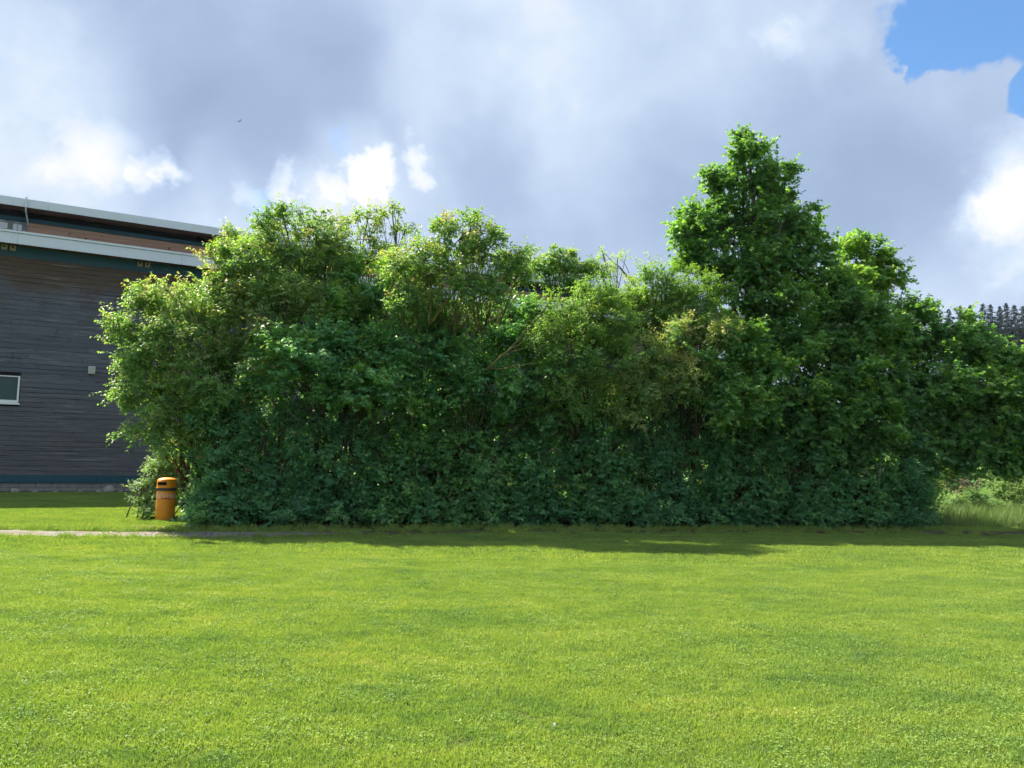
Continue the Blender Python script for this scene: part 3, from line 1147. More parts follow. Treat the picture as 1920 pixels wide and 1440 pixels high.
tree('rowan_tree', 'small fresh green tree top right of the roof gap', 'tree', 'dogwood', on_ground(1050, 21.4),
     [L_(1040, 485, 38, 24, 21.4), L_(1075, 495, 45, 26, 21.4), L_(1020, 500, 26, 22, 21.4), L_(1110, 510, 28, 20, 21.4), L_(1060, 530, 50, 20, 21)],
     107, trunk_r=.05, stems=3, cl_r=.30, tone=.06, inner=.15)
tree('rowan_tree', 'thin rowan with bare leaning twigs and few feathery leaves against the sky', 'tree', 'rowan', on_ground(1195, 21.6),
     [L_(1130, 475, 12, 10, 21.6, .3), L_(1158, 485, 20, 12, 21.6, .4), L_(1125, 505, 34, 14, 21.4, .4), L_(1185, 520, 18, 14, 21.6, .4), L_(1195, 550, 30, 20, 21.4)],
     108, trunk_r=.045, stems=2, cl_r=.26, shoots=9, tone=.25, inner=0, dens=.7)
tree('spindle_shrub', 'finely leaved yellow green shrub right of the bare mossy branches', 'shrub', 'yellow', on_ground(1085, 18.4),
     [L_(1080, 590, 85, 55, 18.6), L_(1125, 560, 55, 40, 18.8), L_(1100, 670, 85, 75, 18.2), L_(1040, 650, 55, 55, 18.2), L_(1150, 620, 50, 60, 18.4), L_(1060, 740, 70, 55, 17.9)],
     109, trunk_r=.05, stems=5, cl_r=.34, tone=.10)
tree('privet_shrub', 'light green bushy shrub left of the tall maple', 'shrub', 'yellow', on_ground(1250, 19.4),
     [L_(1250, 535, 65, 42, 19.4), L_(1295, 560, 55, 50, 19.2), L_(1225, 590, 55, 60, 19.2), L_(1195, 560, 30, 40, 19.6), L_(1320, 590, 45, 50, 19)],
     110, trunk_r=.05, stems=5, cl_r=.34, tone=.12)
tree('privet_shrub', 'greyish shrub with dull brown flower heads, below the light green one', 'shrub', 'privet', on_ground(1290, 18.2),
     [L_(1290, 640, 75, 50, 18.2), L_(1345, 620, 45, 45, 18.2), L_(1220, 690, 70, 70, 18.2), L_(1275, 720, 55, 60, 18), L_(1190, 740, 55, 60, 18)],
     111, trunk_r=.05, stems=5, cl_r=.34, tone=.22)
tree('maple_tree', 'tall pointed maple towering over the whole hedge', 'tree', 'maple', on_ground(1405, 20.6),
     [L_(1393, 252, 9, 14, 20.6, .22), L_(1392, 300, 32, 30, 20.6), L_(1440, 282, 22, 10, 20.6, .35), L_(1475, 318, 12, 24, 20.6, .35), L_(1415, 345, 72, 46, 20.6),
      L_(1350, 350, 35, 30, 20.6), L_(1390, 420, 108, 58, 20.6), L_(1296, 432, 42, 48, 20.4), L_(1480, 415, 52, 62, 20.8), L_(1400, 500, 120, 65, 20.4), L_(1310, 490, 40, 30, 20.4),
      L_(1510, 490, 50, 75, 20.8), L_(1555, 560, 55, 60, 20.8), L_(1440, 580, 110, 65, 20.2), L_(1530, 570, 50, 70, 20.6), L_(1420, 640, 80, 50, 20)],
     112, group='maples in the hedge', trunk_r=.13, cl_r=.43, shoots=15, tone=.08, fork=2.6, dens=.85)
tree('maple_tree', 'bright green maple top peeping out right of the tallest maple', 'tree', 'maple', on_ground(1615, 22.6),
     [L_(1590, 460, 26, 28, 22.6), L_(1612, 450, 22, 22, 22.6), L_(1645, 475, 16, 34, 22.6, .4), L_(1620, 510, 62, 45, 22.6), L_(1662, 525, 34, 42, 22.6), L_(1580, 530, 45, 55, 22.4),
      L_(1640, 590, 50, 40, 22.2)],
     113, group='maples in the hedge', trunk_r=.09, cl_r=.40, shoots=14, dens=.8, tone=.30, fork=2.4)
tree('maple_tree', 'young sunlit maple leaning out of the hedge below the tallest maple', 'tree', 'maple', on_ground(1375, 18.0),
     [L_(1395, 640, 48, 38, 17.6), L_(1345, 690, 42, 45, 17.6), L_(1365, 760, 45, 45, 17.2), L_(1410, 750, 45, 40, 17.2), L_(1440, 700, 40, 40, 17.6)],
     114, group='maples in the hedge', trunk_r=.05, cl_r=.40, shoots=14, dens=.85, tone=.16, fork=2.0)
tree('maple_tree', 'spreading dark maple right of the young sunlit one', 'tree', 'maple', on_ground(1560, 19.4),
     [L_(1500, 650, 70, 60, 19.2), L_(1560, 700, 90, 70, 18.6), L_(1620, 640, 70, 75, 19.4), L_(1500, 760, 80, 60, 18.4), L_(1590, 790, 100, 65, 18.4), L_(1660, 720, 60, 70, 18.8),
      L_(1450, 640, 40, 40, 19.4), L_(1548, 655, 60, 50, 20.2), L_(1600, 590, 50, 45, 20.6)],
     115, group='maples in the hedge', trunk_r=.10, cl_r=.44, shoots=15, dens=.78, tone=.00, fork=2.2)
tree('maple_tree', 'wide overhanging maple at the right end with grass showing beneath', 'tree', 'maple', on_ground(1692, 20.8),
     [L_(1708, 575, 34, 32, 20.4), L_(1765, 628, 70, 45, 20.2), L_(1835, 650, 56, 45, 20.2), L_(1880, 850, 70, 30, 19), L_(1720, 660, 60, 60, 20), L_(1795, 872, 50, 16, 18.8), L_(1885, 880, 55, 14, 18.8), L_(1740, 730, 80, 80, 19.4), L_(1830, 760, 80, 70, 19.2), L_(1730, 830, 75, 50, 19.2),
      L_(1830, 835, 80, 35, 18.8), L_(1680, 640, 45, 50, 20.4)],
     116, group='maples in the hedge', trunk_r=.11, cl_r=.44, shoots=15, dens=.78, tone=.04, fork=2.4)
tree('maple_tree', 'maple cut by the right edge of the picture, below the spruces', 'tree', 'maple', on_ground(1960, 20.4),
     [L_(1890, 690, 50, 42, 20), L_(1950, 680, 60, 50, 20), L_(1900, 790, 70, 60, 19.6), L_(1980, 780, 80, 80, 19.6), L_(1900, 840, 60, 30, 19)],
     117, group='maples in the hedge', trunk_r=.11, cl_r=.44, shoots=15, dens=.78, tone=.10, fork=2.4)

# the lower front of the hedge
FR = [(418, 'rose', 'leafy rose bush right beside the orange bin, with a few red flowers', 55, 150),
      (500, 'rose', 'dark rose bush second from the bin along the hedge front', 80, 150),
      (620, 'rose', 'dense rose bush third from the bin along the hedge front', 85, 145),
      (750, 'hazel', 'dense hazel bush fourth from the bin along the hedge front', 85, 140),
      (880, 'hazel', 'brighter green hazel bush below the umbrella shaped dogwood, hedge front', 85, 130),
      (1010, 'hazel', 'low dark bush at the hedge front below the mossy leaning branches', 80, 130),
      (1130, 'hazel', 'dark hazel bush at the hedge front below the yellow green shrub', 80, 140),
      (1250, 'rose', 'dark bush at the hedge front below the greyish brown flowered shrub', 80, 145),
      (1370, 'hazel', 'shaded bush at the hedge front straight below the tallest maple', 80, 145),
      (1490, 'hazel', 'shaded bush at the hedge front left of the thin pale pole', 80, 140),
      (1600, 'hazel', 'shaded bush at the hedge front around the thin pale pole', 75, 130),
      (1702, 'rose', 'last dark bush of the hedge before the open grass on the right', 46, 100)]
for i, (px, spn, lab, rx, ry) in enumerate(FR):
    g0 = on_ground(px, 18)
    Yf = float(hedge_front(g0[0])) + .75
    g0 = on_ground(px, Yf)
    hy = 870
    lob = [L_(px, 890 if ry > 90 else 925, rx, ry * .7, Yf, .85, raw=True), L_(px - rx * .35, 800 if ry > 90 else 890, rx * .8, ry * .6, Yf + .35, .9, raw=True),
           L_(px + rx * .3, 950, rx * .75, 45, Yf - .15, .65, raw=True)]
    rl = np.random.default_rng(900 + i)
    for q in range(2):
        lob.append(L_(px + rl.uniform(-1, 1) * rx * .7, 972 + rl.uniform(-6, 6), rl.uniform(12, 30), rl.uniform(10, 18), Yf - rl.uniform(.55, .95), .3, raw=True))
    if ry > 90:
        lob.append(L_(px + rx * .3, 770, rx * .85, 62, Yf + .7, .8, raw=True))
        lob.append(L_(px, 830, rx * .95, 60, Yf + 1.6, .7, raw=True, dens=.7))
        lob.append(L_(px - rx * .4, 945, rx * .7, 45, Yf - .1, .6, raw=True))
        lob.append(L_(px, 900, rx * .9, 70, Yf + 1.3, .7, raw=True))
        lob.append(L_(px, 968, rx * 1.0, 26, Yf + .35, .5, raw=True))
        lob.append(L_(px, 955, rx * 1.0, 30, Yf + 1.5, .6, raw=True, dens=.6))
    tree(('rose_bush' if spn == 'rose' else 'hazel_shrub' if spn == 'hazel' else 'privet_shrub'), lab, 'shrub', spn, g0, lob, 200 + i, group='bushes along the hedge front',
         trunk_r=.03, stems=5, cl_r=.34, shoots=12, dens=1.0, tone=[.05, .02, .0, .06, .16, .0, .02, -.05, -.05, -.02, .02, -.05][i], up=.15, inner=.35, front=True)

tree('privet_shrub', 'small pale bush between the orange bin and the plank wall', 'shrub', 'pale', on_ground(278, 18.0),
     [L_(276, 942, 24, 27, 18.0, .4, raw=True), L_(290, 902, 18, 28, 18.3, .4, raw=True), L_(265, 915, 12, 12, 18.0, .3, raw=True), L_(280, 956, 24, 18, 17.8, .35, raw=True),
      L_(300, 872, 22, 26, 18.6, .4, raw=True), L_(318, 905, 22, 40, 18.6, .4, raw=True)],
     301, trunk_r=.02, stems=5, cl_r=.24, shoots=10, tone=.10)
tree('privet_shrub', 'low sprigs of pale leaves right of the orange bin', 'shrub', 'pale', on_ground(362, 17.0),
     [L_(350, 965, 12, 14, 17.1, .25, raw=True), L_(358, 925, 10, 22, 17.3, .25, raw=True)],
     302, trunk_r=.015, stems=3, cl_r=.2, shoots=8, tone=.10)
tree('willow_shrub', 'pale sunlit willow bush at the right edge beyond the tall grass', 'shrub', 'pale', on_ground(1885, 24.5),
     [L_(1895, 900, 45, 30, 24.5), L_(1870, 930, 35, 30, 24.3), L_(1910, 950, 45, 28, 24), L_(1945, 910, 50, 50, 24.5), L_(1855, 880, 22, 14, 24.6)],
     303, trunk_r=.03, stems=5, cl_r=.34, tone=.22)
tree('hazel_shrub', 'sunlit bush seen through the gap under the right hand maple', 'shrub', 'yellow', on_ground(1715, 27),
     [L_(1700, 900, 45, 32, 27), L_(1750, 895, 40, 28, 27.5), L_(1690, 935, 50, 30, 27)],
     304, trunk_r=.03, stems=5, cl_r=.38, tone=.2)
tree('hazel_shrub', 'dark thicket behind the dead branches on the right', 'shrub', 'hazel', on_ground(1830, 29),
     [L_(1800, 880, 80, 60, 29), L_(1900, 870, 80, 60, 29), L_(1720, 850, 80, 60, 30), L_(1850, 920, 90, 40, 28.5), L_(1990, 880, 90, 70, 29)],
     305, trunk_r=.04, stems=5, cl_r=.5, tone=-.1, shoots=8)
tree('hazel_shrub', 'low leafy weeds at the foot of the dead branches', 'shrub', 'pale', on_ground(1830, 23.4),
     [L_(1825, 935, 26, 14, 23.4, .5), L_(1790, 940, 26, 10, 23.6, .5), L_(1850, 945, 30, 12, 23.2, .5)],
     306, trunk_r=.015, stems=4, cl_r=.24, tone=.0)

# explicit mossy limbs seen in front of the crowns
def limb(tree_seed, lines, radii, seed):
    """bare boughs of one of the trees above"""
    rng = np.random.default_rng(seed)
    root = TREES[tree_seed]
    base = np.array(root.location)
    for line, rad_ in zip(lines, radii):
        P = [at(*q) for q in line]
        mb = MB()
        fine = []
        for a, b in zip(P[:-1], P[1:]):
            for t in (0, .34, .67):
                fine.append(a + (b - a) * t + rng.normal(size=3) * .018)
        fine.append(P[-1])
        mb.tube([q - base for q in fine], np.linspace(rad_[0], rad_[1], len(fine)), 6)
        mb.build('branch', MOSSY, root, True)


limb(104,
     [[(806, 610, 17.0), (803, 575, 16.9), (812, 545, 16.9), (806, 515, 17.0), (790, 490, 17.2)],
      [(808, 605, 17.0), (830, 575, 16.8), (848, 552, 16.8), (866, 530, 16.9), (890, 505, 17.2)],
      [(822, 585, 16.9), (818, 560, 16.8), (842, 538, 16.8)],
      [(880, 566, 16.9), (925, 545, 16.9), (965, 510, 17.3)]],
     [(.036, .014), (.036, .013), (.022, .009), (.022, .009)], 61)
limb(106,
     [[(905, 700, 17.2), (935, 672, 17.0), (985, 625, 16.9), (1015, 590, 17.0), (1040, 555, 17.2)],
      [(935, 672, 17.0), (970, 645, 16.8), (1010, 622, 16.8), (1060, 612, 17.0)],
      [(912, 695, 17.2), (950, 690, 16.7), (985, 683, 16.6), (1005, 683, 16.6)],
      [(940, 668, 17.0), (975, 655, 16.7), (1000, 650, 16.7)]],
     [(.034, .010), (.024, .009), (.020, .008), (.016, .007)], 62)
limb(102,
     [[(620, 700, 18.6), (600, 620, 19), (565, 530, 19.3), (548, 480, 19.6)], [(598, 612, 19), (622, 590, 19), (640, 560, 19.2)]],
     [(.04, .018), (.02, .01)], 63)
limb(101, [[(375, 610, 16.2), (345, 575, 16.1), (318, 545, 16.3)]], [(.022, .010)], 65)
limb(108,
     [[(1205, 560, 21.5), (1185, 522, 21.5), (1150, 492, 21.5), (1122, 462, 21.5)], [(1190, 535, 21.5), (1160, 505, 21.4), (1120, 500, 21.4)], [(1180, 515, 21.5), (1172, 498, 21.5), (1160, 478, 21.5)]],
     [(.03, .008), (.018, .007), (.012, .006)], 64)

# dead branch pile
rd = np.random.default_rng(9)
b0 = at(1828, 930, 23.8)
b0[2] = 0
dead = empty('dead_branch', tuple(b0))
tag(dead, 'heap of bare grey dead branches lying under the right hand maple', 'branch')
for k in range(26):
    tip = at(1755 + rd.uniform(-15, 60), 885 + rd.uniform(-14, 34), 23.6 + rd.uniform(-.8, .8))
    root_p = at(1828 + rd.uniform(-14, 8), 928 + rd.uniform(-10, 6), 23.8 + rd.uniform(-.3, .3))
    if k > 18:
        root_p = at(1790 + rd.uniform(0, 70), 930, 24)
        tip = at(1780 + rd.uniform(0, 80), 885 + rd.uniform(0, 20), 24.2)
    mb = MB()
    pts = curve(root_p, tip, rd, .06, 6)
    r0 = rd.uniform(.012, .035) if k < 6 else rd.uniform(.006, .016)
    mb.tube([q - b0 for q in pts], np.linspace(r0, .004, 6), 5)
    mb.build('dead_stick', DEADWOOD, dead, True)

# thin pale pole
pb = at(1642, 968, 19.5)
pt_ = at(1653, 838, 19.5)
pb[2] = 0
pole = MB()
pole.tube([pb - pb, (pt_ - pb) * .5 + np.array([.01, 0, 0]), pt_ - pb], [.014, .013, .011], 8)
po = pole.build('pole', simple_mat('pale_pole', (.40, .40, .37), .7, .3, .2, 10), None, True)
po.location = tuple(pb)
tag(po, 'thin pale pole leaning slightly in front of the dark right half of the hedge', 'pole')

# red flowers on the rose bushes
fm = simple_mat('red_petal', (.42, .03, .03), .5, .3, .2, 20)
fl_me = MB()
for k in range(6):
    a = k * math.pi / 3
    fl_me.add([(0, 0, 0), (.022 * math.cos(a - .45), .022 * math.sin(a - .45), .012), (.034 * math.cos(a), .034 * math.sin(a), .016), (.022 * math.cos(a + .45), .022 * math.sin(a + .45), .012)], [(0, 1, 2, 3)])
fl_mesh = fl_me.mesh('rose_flower')
for px, py, bush in [(372, 858, 200), (458, 752, 200), (462, 882, 200), (520, 820, 201), (668, 866, 202), (605, 985, 202)]:
    g_ = ray(px, py)
    Yg = float(hedge_front(g_[0] / g_[1] * 16.5)) - .40
    o = link('flower', fl_mesh, fm, TREES[bush])
    o.location = Vector(tuple(at(px, py, Yg))) - TREES[bush].location
    o.rotation_euler = (math.radians(70), 0, px)
    o['label'] = 'small red rose flower'

# ------------------------------------------------------------------ spruces on the hill
def spruce_mesh(seed, H, Rb):
    rng = np.random.default_rng(seed)
    P, A, N, L, W_, T = [], [], [], [], [], []
    z = H * .10
    while z < H * .985:
        f = 1 - z / H
        rad_ = Rb * (f ** .82) * rng.uniform(.82, 1.12)
        nb_ = max(5, int(7 + 12 * f))
        for b in range(nb_):
            a = rng.uniform(0, 6.28)
            rr_ = rad_ * rng.uniform(.7, 1.12)
            d_ = np.array([math.cos(a), math.sin(a), 0])
            sN = max(3, int(rr_ / .30))
            for k in range(sN):
                t = (k + .6) / sN
                p = d_ * rr_ * t + np.array([0, 0, z - .35 * rr_ * t + .18 * rr_ * t * t])
                for sg in (-1, 1, 0):
                    side = np.array([-d_[1], d_[0], 0]) * sg
                    ax = d_ * .6 + side * .8 + np.array([0, 0, -.5 + rng.normal() * .2])
                    P.append(p + rng.normal(size=3) * .06)
                    A.append(ax)
                    N.append(np.array([0, 0, 1]) + rng.normal(size=3) * .35)
                    ln = rng.uniform(.5, .95) * (.28 + 1.0 * f)
                    L.append(ln)
                    W_.append(ln * .9)
                    T.append(rng.uniform(.1, .7) + .3 * t)
        z += H * .017 * (.6 + .6 * f)
    P.append(np.array([0, 0, H * .965]))
    A.append(np.array([0, 0, 1.]))
    N.append(np.array([0, 1., 0]))
    L.append(H * .035)
    W_.append(.25)
    T.append(.5)
    return leaf_mesh('spruce_crown', np.array(P), np.array(A), np.array(N), np.array(L), np.array(W_), LANCE, np.clip(np.array(T), 0, 1))


spm = [spruce_mesh(71 + k, 24, [6.0, 4.6, 7.0][k]) for k in range(3)]
tk = MB()
tk.tube([(0, 0, 0), (0, 0, 12), (0, 0, 23.5)], [.32, .22, .03], 8)
trunk_me = tk.mesh('spruce_trunk', True)
SPR = [(1778, 577, 190, 0, 'leftmost spruce, only its broad tip above the maple leaves'), (1801, 570, 175, 1, 'slender lone spruce second from the left'),
       (1813, 577, 195, 1, 'short thin spruce tip right beside the slender lone one'), (1819, 569, 185, 1, 'pointed spruce just left of the sky gap'),
       (1843, 566, 150, 0, 'big spruce right of the sky gap'), (1856, 568, 155, 2, 'broad dark spruce leaning close to the big one'),
       (1874, 571, 165, 1, 'narrow spruce between the two broad groups'), (1886, 565, 150, 0, 'highest spruce of the right group'),
       (1902, 569, 160, 2, 'blunt topped spruce second from the right edge'), (1917, 571, 150, 0, 'spruce at the right edge of the picture'),
       (1868, 600, 140, 2, 'low spruce in front of the narrow one'), (1908, 605, 138, 0, 'low spruce in front of the right edge one')]
for px, py, Y, k, lab in SPR:
    t_ = at(px, py, Y)
    gz = hill_h(t_[0], Y)
    H = t_[2] - gz
    sc_ = H / 24.0
    o = empty('spruce_tree', (t_[0], Y, gz))
    wide = min(1.25, sc_ * 1.0)
    tag(o, lab + ' on the far hill', 'spruce', 'spruces on the far hill')
    c_ = link('crown', spm[k], LM['spruce'], o)
    c_['kind'] = 'stuff'
    c_.scale = (wide, wide, sc_)
    c_.rotation_euler = (0, 0, px)
    t2 = link('trunk', trunk_me, BARK, o)
    t2.scale = (wide, wide, sc_)

# ------------------------------------------------------------------ grass
def grass_material():
    m, g, out = new_mat('grass_blade')
    pos = g.n('ShaderNodeNewGeometry').outputs['Position']
    at_ = g.n('ShaderNodeAttribute', attribute_name='tint', attribute_type='GEOMETRY')
    flat = g.vmath('MULTIPLY', pos, (1.0, 2.0, 0.0))
    n1 = g.noise(flat, .55, 5, .6)
    n2 = g.noise(flat, 2.6, 5, .62)
    v = g.math('MULTIPLY_ADD', g.math('SUBTRACT', n1, .5), 1.35, g.math('MULTIPLY_ADD', g.math('SUBTRACT', n2, .5), 1.2, g.math('MULTIPLY_ADD', at_.outputs['Fac'], .5, .22)))
    base = g.ramp(v, [(.02, (.130, .225, .080)), (.34, (.212, .325, .082)), (.60, (.275, .378, .088)), (.88, (.360, .415, .112)), (1.0, (.43, .43, .18))])
    p = principled(g, base, .6, .15)
    tr = g.n('ShaderNodeBsdfTranslucent')
    g.put(tr.inputs['Color'], g.vmath('MULTIPLY', base, (1.15, 1.2, .5)))
    mx = g.n('ShaderNodeMixShader')
    mx.inputs[0].default_value = .40
    g.t.links.new(p.outputs[0], mx.inputs[1])
    g.t.links.new(tr.outputs[0], mx.inputs[2])
    g.t.links.new(mx.outputs[0], out.inputs[0])
    return m


M_GRASS = grass_material()


def tuft(name, seed, n, size, hmin, hmax, wid, clover=0, lean=.55):
    rng = np.random.default_rng(seed)
    P = np.zeros((n, 3))
    r_ = size * np.sqrt(rng.uniform(size=n))
    a = rng.uniform(0, 6.283, n)
    P[:, 0], P[:, 1] = r_ * np.cos(a), r_ * np.sin(a)
    A = rng.normal(size=(n, 3)) * lean
    A[:, 2] = 1.0
    N = rng.normal(size=(n, 3))
    N[:, 2] = .25
    L = rng.uniform(hmin, hmax, n)
    W_ = rng.uniform(.7, 1.3, n) * wid
    T = rng.uniform(0, 1, n)
    if clover:
        k = clover
        A[:k] = rng.normal(size=(k, 3))
        A[:k, 2] *= .25
        P[:k, 2] = rng.uniform(.015, .04, k)
        N[:k] = rng.normal(size=(k, 3)) * .3 + np.array([0, 0, 1])
        L[:k] = rng.uniform(.008, .015, k)
        W_[:k] = L[:k] * .9
        T[:k] = rng.uniform(-.1, .5, k)
    me = leaf_mesh(name, P, A, N, L, W_, BLADE, T)
    me.materials.append(M_GRASS)
    return me


gcol = bpy.data.collections.new('grass_sources')
for k in range(6):
    o = bpy.data.objects.new('grass_tuft', tuft('grass_tuft', 500 + k, 640, .17, .014, .036, .0050, clover=[0, 60, 0, 120, 0, 30][k]))
    gcol.objects.link(o)
fcol = bpy.data.collections.new('far_grass_sources')
for k in range(4):
    o = bpy.data.objects.new('far_grass_tuft', tuft('far_grass_tuft', 520 + k, 360, .26, .018, .044, .010))
    fcol.objects.link(o)


def scatter(name, pts, rot, scl, coll, label, cat):
    me = bpy.data.meshes.new(name)
    me.vertices.add(len(pts))
    me.vertices.foreach_set('co', np.ascontiguousarray(pts, np.float32).ravel())
    for nm, val in (('rz', rot), ('sc', scl)):
        a = me.attributes.new(nm, 'FLOAT', 'POINT')
        a.data.foreach_set('value', np.ascontiguousarray(val, np.float32))
    o = link(name, me)
    tag(o, label, cat, kind='stuff')
    ng = bpy.data.node_groups.new(name, 'GeometryNodeTree')
    ng.interface.new_socket('Geometry', in_out='INPUT', socket_type='NodeSocketGeometry')
    ng.interface.new_socket('Geometry', in_out='OUTPUT', socket_type='NodeSocketGeometry')
    N = ng.nodes
    gi, go = N.new('NodeGroupInput'), N.new('NodeGroupOutput')
    ip = N.new('GeometryNodeInstanceOnPoints')
    ci = N.new('GeometryNodeCollectionInfo')
    ci.inputs['Collection'].default_value = coll
    ci.inputs['Separate Children'].default_value = True
    ci.inputs['Reset Children'].default_value = True
    ip.inputs['Pick Instance'].default_value = True
    ra = N.new('GeometryNodeInputNamedAttribute')
    ra.data_type = 'FLOAT'
    ra.inputs['Name'].default_value = 'rz'
    sa = N.new('GeometryNodeInputNamedAttribute')
    sa.data_type = 'FLOAT'
    sa.inputs['Name'].default_value = 'sc'
    cx = N.new('ShaderNodeCombineXYZ')
    rnd = N.new('FunctionNodeRandomValue')
    rnd.data_type = 'INT'
    for s_in in rnd.inputs:
        if s_in.type == 'INT' and s_in.name == 'Max':
            s_in.default_value = 99
    lk = ng.links.new
    lk(gi.outputs[0], ip.inputs['Points'])
    lk(ci.outputs[0], ip.inputs['Instance'])
    lk([q for q in rnd.outputs if q.type == 'INT'][0], ip.inputs['Instance Index'])
    lk(ra.outputs[0], cx.inputs[2])
    lk(cx.outputs[0], ip.inputs['Rotation'])
    lk(sa.outputs[0], ip.inputs['Scale'])
    lk(ip.outputs[0], go.inputs[0])
    md = o.modifiers.new('scatter', 'NODES')
    md.node_group = ng
    return o


def free_mask(p, rng):
    dp = p[:, 1] - path_mid(p[:, 0])
    ok = np.abs(dp) > np.interp(p[:, 0], [-6, -3, 0, 7, 11], [.62, .42, .24, .28, .60]) + .14 * wav(p[:, :2] @ np.eye(2, 3), np.random.default_rng(3), 2.2)
    hf_ = hedge_front(p[:, 0])
    inh = (p[:, 0] > -7.0) & (p[:, 0] < 11.0) & (p[:, 1] > hf_ - .2) & (p[:, 1] < hf_ + 6)
    ok &= ~inh
    # worn strip between the path and the hedge
    strip_ = (p[:, 0] > -6.5) & (p[:, 0] < 12) & (dp > 0) & (p[:, 1] < hf_)
    ok &= ~(strip_ & (rng.uniform(size=len(p)) < .45))
    wd = (p[:, :2] - W0) @ WN
    ok &= wd > .50 + .12 * np.sin(p[:, 0] * 3)
    return ok


rg = np.random.default_rng(77)


def field(y0, y1, spacing):
    out_ = []
    y = y0
    while y < y1:
        half_w = .80 * y + 1.2
        n = int(2 * half_w / spacing)
        xx = (np.arange(n) + .5) / n * 2 * half_w - half_w + rg.uniform(-.5, .5, n) * spacing
        yy = y + rg.uniform(-.5, .5, n) * spacing
        out_.append(np.stack([xx, yy, np.zeros(n)], 1))
        y += spacing
    return np.vstack(out_)


near = field(2.2, 12.0, .17)
near = near[free_mask(near, rg)]
scatter('lawn_grass', near, rg.uniform(0, 6.28, len(near)), rg.uniform(.75, 1.2, len(near)), gcol, 'short mown bright green grass of the lawn in the foreground', 'grass')
far = field(11.9, 34.0, .27)
far = far[free_mask(far, rg)]
scatter('far_grass', far, rg.uniform(0, 6.28, len(far)), rg.uniform(.75, 1.15, len(far)), fcol, 'short grass of the lawn farther off, around the path and the hall', 'grass')

ecol = bpy.data.collections.new('edge_grass_sources')
for k in range(4):
    o = bpy.data.objects.new('edge_grass_tuft', tuft('edge_grass_tuft', 540 + k, 46, .09, .05, .17, .0075, lean=.45))
    ecol.objects.link(o)
ne = 900
ex = rg.uniform(-13, 11.5, ne)
side = rg.uniform(size=ne)
ey = np.where(side < .45, hedge_front(ex) - rg.uniform(.05, .55, ne), path_mid(ex) + np.where(side < .72, 1, -1) * (np.interp(ex, [-6, -3, 0], [.60, .46, .34]) + np.abs(rg.normal(0, .10, ne))))
eok = ~((side < .45) & ((ex < -6.9) | (ex > 10.8)))
ep = np.stack([ex, ey, np.zeros(ne)], 1)[eok]
scatter('edge_grass', ep, rg.uniform(0, 6.28, len(ep)), rg.uniform(.5, 1.1, len(ep)), ecol, 'uneven longer grass along the path edges and the hedge foot', 'grass')

# fallen leaves
lt = np.random.default_rng(66)
nl = 2600
lx = lt.uniform(-7.5, 11.5, nl)
ly = np.where(lt.uniform(size=nl) < .7, hedge_front(lx) - lt.exponential(.35, nl), path_mid(lx) + lt.normal(0, .3, nl))
me = leaf_mesh('leaf_litter', np.stack([lx, ly, lt.uniform(.012, .03, nl)], 1), lt.normal(size=(nl, 3)) * np.array([1, 1, .15]), lt.normal(size=(nl, 3)) * .3 + np.array([0, 0, 1]),
               lt.uniform(.03, .065, nl), lt.uniform(.02, .04, nl), OVAL, lt.uniform(0, 1, nl))
tag(link('leaf_litter', me, leaf_material('dry_leaf', [(0, (.10, .06, .035)), (.5, (.19, .11, .06)), (1, (.33, .22, .13))], trans=.2)), 'brown fallen leaves strewn along the shaded path and hedge foot', 'leaf litter', kind='stuff')

# tall grass bank on the right
m_tall, g, out = new_mat('tall_grass_blade')
at_ = g.n('ShaderNodeAttribute', attribute_name='tint', attribute_type='GEOMETRY')
base = g.ramp(at_.outputs['Fac'], [(0, (.09, .19, .05)), (.5, (.17, .28, .07)), (.8, (.27, .33, .12)), (1, (.37, .34, .19))])
p = principled(g, base, .55, .3)
tr = g.n('ShaderNodeBsdfTranslucent')
g.put(tr.inputs['Color'], base)
mx = g.n('ShaderNodeMixShader')
mx.inputs[0].default_value = .4
g.t.links.new(p.outputs[0], mx.inputs[1])
g.t.links.new(tr.outputs[0], mx.inputs[2])
g.t.links.new(mx.outputs[0], out.inputs[0])
rt = np.random.default_rng(88)
n = 32000
X = rt.uniform(11.3, 21, n)
Y_ = path_mid(X) + 1.3 + .25 * np.sin(X * 1.3) + rt.uniform(0, 1, n) ** .8 * 5.5
P = np.stack([X, Y_, np.zeros(n)], 1)
A = rt.normal(size=(n, 3)) * .33 + np.array([.12, -.05, 1])
N_ = rt.normal(size=(n, 3))
hgt = rt.uniform(.30, .72, n) * np.clip((Y_ - path_mid(X) - .9) / 1.4, .3, 1)
T = np.clip(rt.normal(.42, .22, n), 0, 1)
me = leaf_mesh('tall_grass', P, A, N_, hgt, np.full(n, .010), BLADE, T)
tag(link('tall_grass', me, m_tall), 'tall unmown grass in the sun beyond the path on the right', 'grass', kind='stuff')

# white clover head in the lawn
cp = at(1040, 1358, 4.62)
k_ = (cp[2] - .028)
d_ = ray(1040, 1358)
tt = (.036 - 1.6) / d_[2]
cp = EYE + d_ * tt
clv = empty('clover_flower', (cp[0], cp[1], 0))
tag(clv, 'single white clover head in the lawn in front of the camera', 'flower')
mb = MB()
mb.tube([(0, 0, 0), (.003, 0, .02), (0, 0, .034)], [.0012] * 3, 6)
mb.build('stem', simple_mat('clover_stem', (.09, .16, .04), .6, .3), clv, True)
rc_ = np.random.default_rng(4)
n = 70
dirs = unit(rc_.normal(size=(n, 3)) + np.array([0, 0, .4]))
me = leaf_mesh('flower_head', dirs * .003 + np.array([0, 0, .036]), dirs, rc_.normal(size=(n, 3)), rc_.uniform(.007, .0105, n), np.full(n, .004), OVAL, np.full(n, .5))
link('flower_head', me, simple_mat('white_petal', (.80, .79, .74), .6, .3, .05), clv)

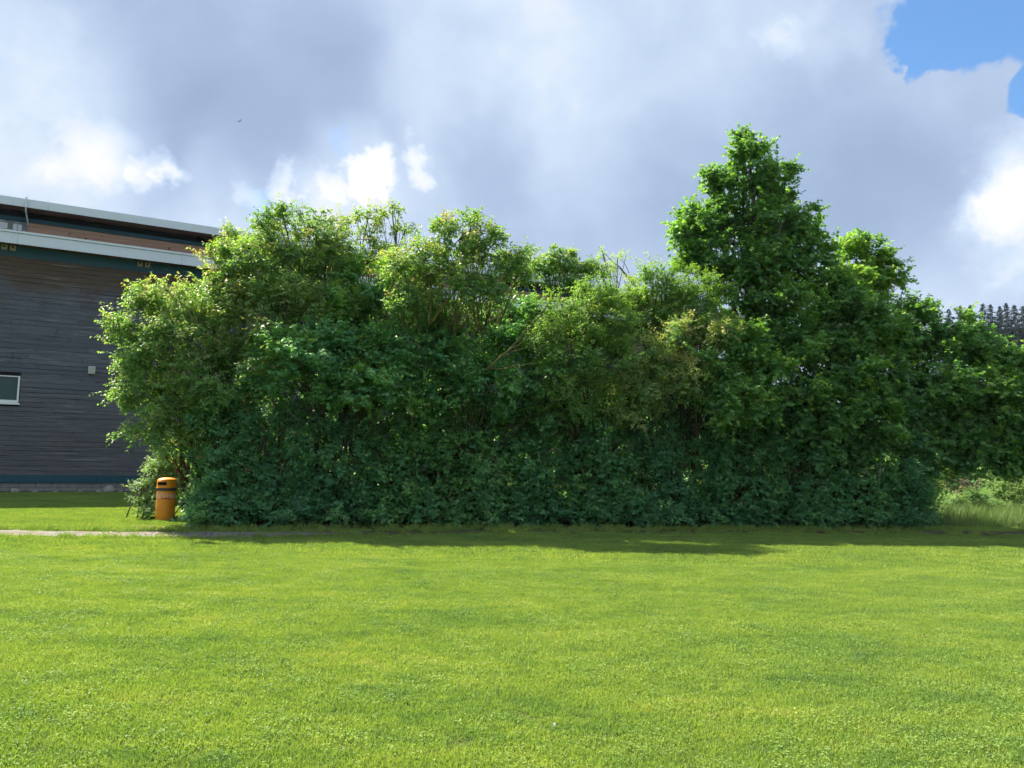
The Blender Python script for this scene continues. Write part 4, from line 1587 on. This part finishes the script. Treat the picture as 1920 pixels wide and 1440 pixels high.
# bird far up
bp = at(450, 227, 70)
bird = empty('bird', tuple(bp))
bird.rotation_euler = (math.radians(-20), math.radians(-38), math.radians(20))
tag(bird, 'tiny dark bird gliding high below the grey cloud', 'bird')
mb = MB()
mb.tube([(0, -.10, 0), (0, -.07, 0), (0, 0, 0), (0, .06, 0), (0, .11, 0)], [.008, .02, .027, .015, .004], 8)
M_BIRD = simple_mat('bird_feather', (.05, .05, .06), .8, .2)
mb.build('body', M_BIRD, bird, True)
for sg in (-1, 1):
    mb = MB()
    vs = []
    for xx, y0b, y1b, zz in [(.015, -.045, .03, .005), (.10, -.05, .02, .03), (.20, -.02, .025, .035), (.28, .03, .04, .025)]:
        vs += [(sg * xx, y0b, zz), (sg * xx, y1b, zz), (sg * xx, y1b, zz + .006), (sg * xx, y0b, zz + .006)]
    fs = []
    for i in range(3):
        for q in range(4):
            fs.append((i * 4 + q, i * 4 + (q + 1) % 4, i * 4 + 4 + (q + 1) % 4, i * 4 + 4 + q))
    fs += [(0, 1, 2, 3), (12, 13, 14, 15)]
    mb.add(vs, fs)
    mb.build('wing', M_BIRD, bird)
mb = MB()
mb.add([(-.012, .08, 0), (.012, .08, 0), (.03, .16, 0), (0, .135, 0), (-.03, .16, 0), (-.012, .08, .006), (.012, .08, .006), (.03, .16, .006), (0, .135, .006), (-.03, .16, .006)],
       [(0, 1, 2, 3, 4), (5, 9, 8, 7, 6), (0, 5, 6, 1), (1, 6, 7, 2), (2, 7, 8, 3), (3, 8, 9, 4), (4, 9, 5, 0)])
mb.build('tail', M_BIRD, bird)

# ------------------------------------------------------------------ thin summer air, fades the far spruces
hz = MB()
hz.box(-610, 610, -65, 610, -2.0, 52)
mh, gh, oh = new_mat('haze_air')
pv = gh.n('ShaderNodeVolumePrincipled')
pv.inputs['Color'].default_value = (.66, .82, 1, 1)
pv.inputs['Density'].default_value = .00012
mh.node_tree.links.new(pv.outputs[0], oh.inputs['Volume'])
tag(hz.build('haze', mh), 'thin bluish summer air over the whole lawn and hill', 'haze', kind='stuff')
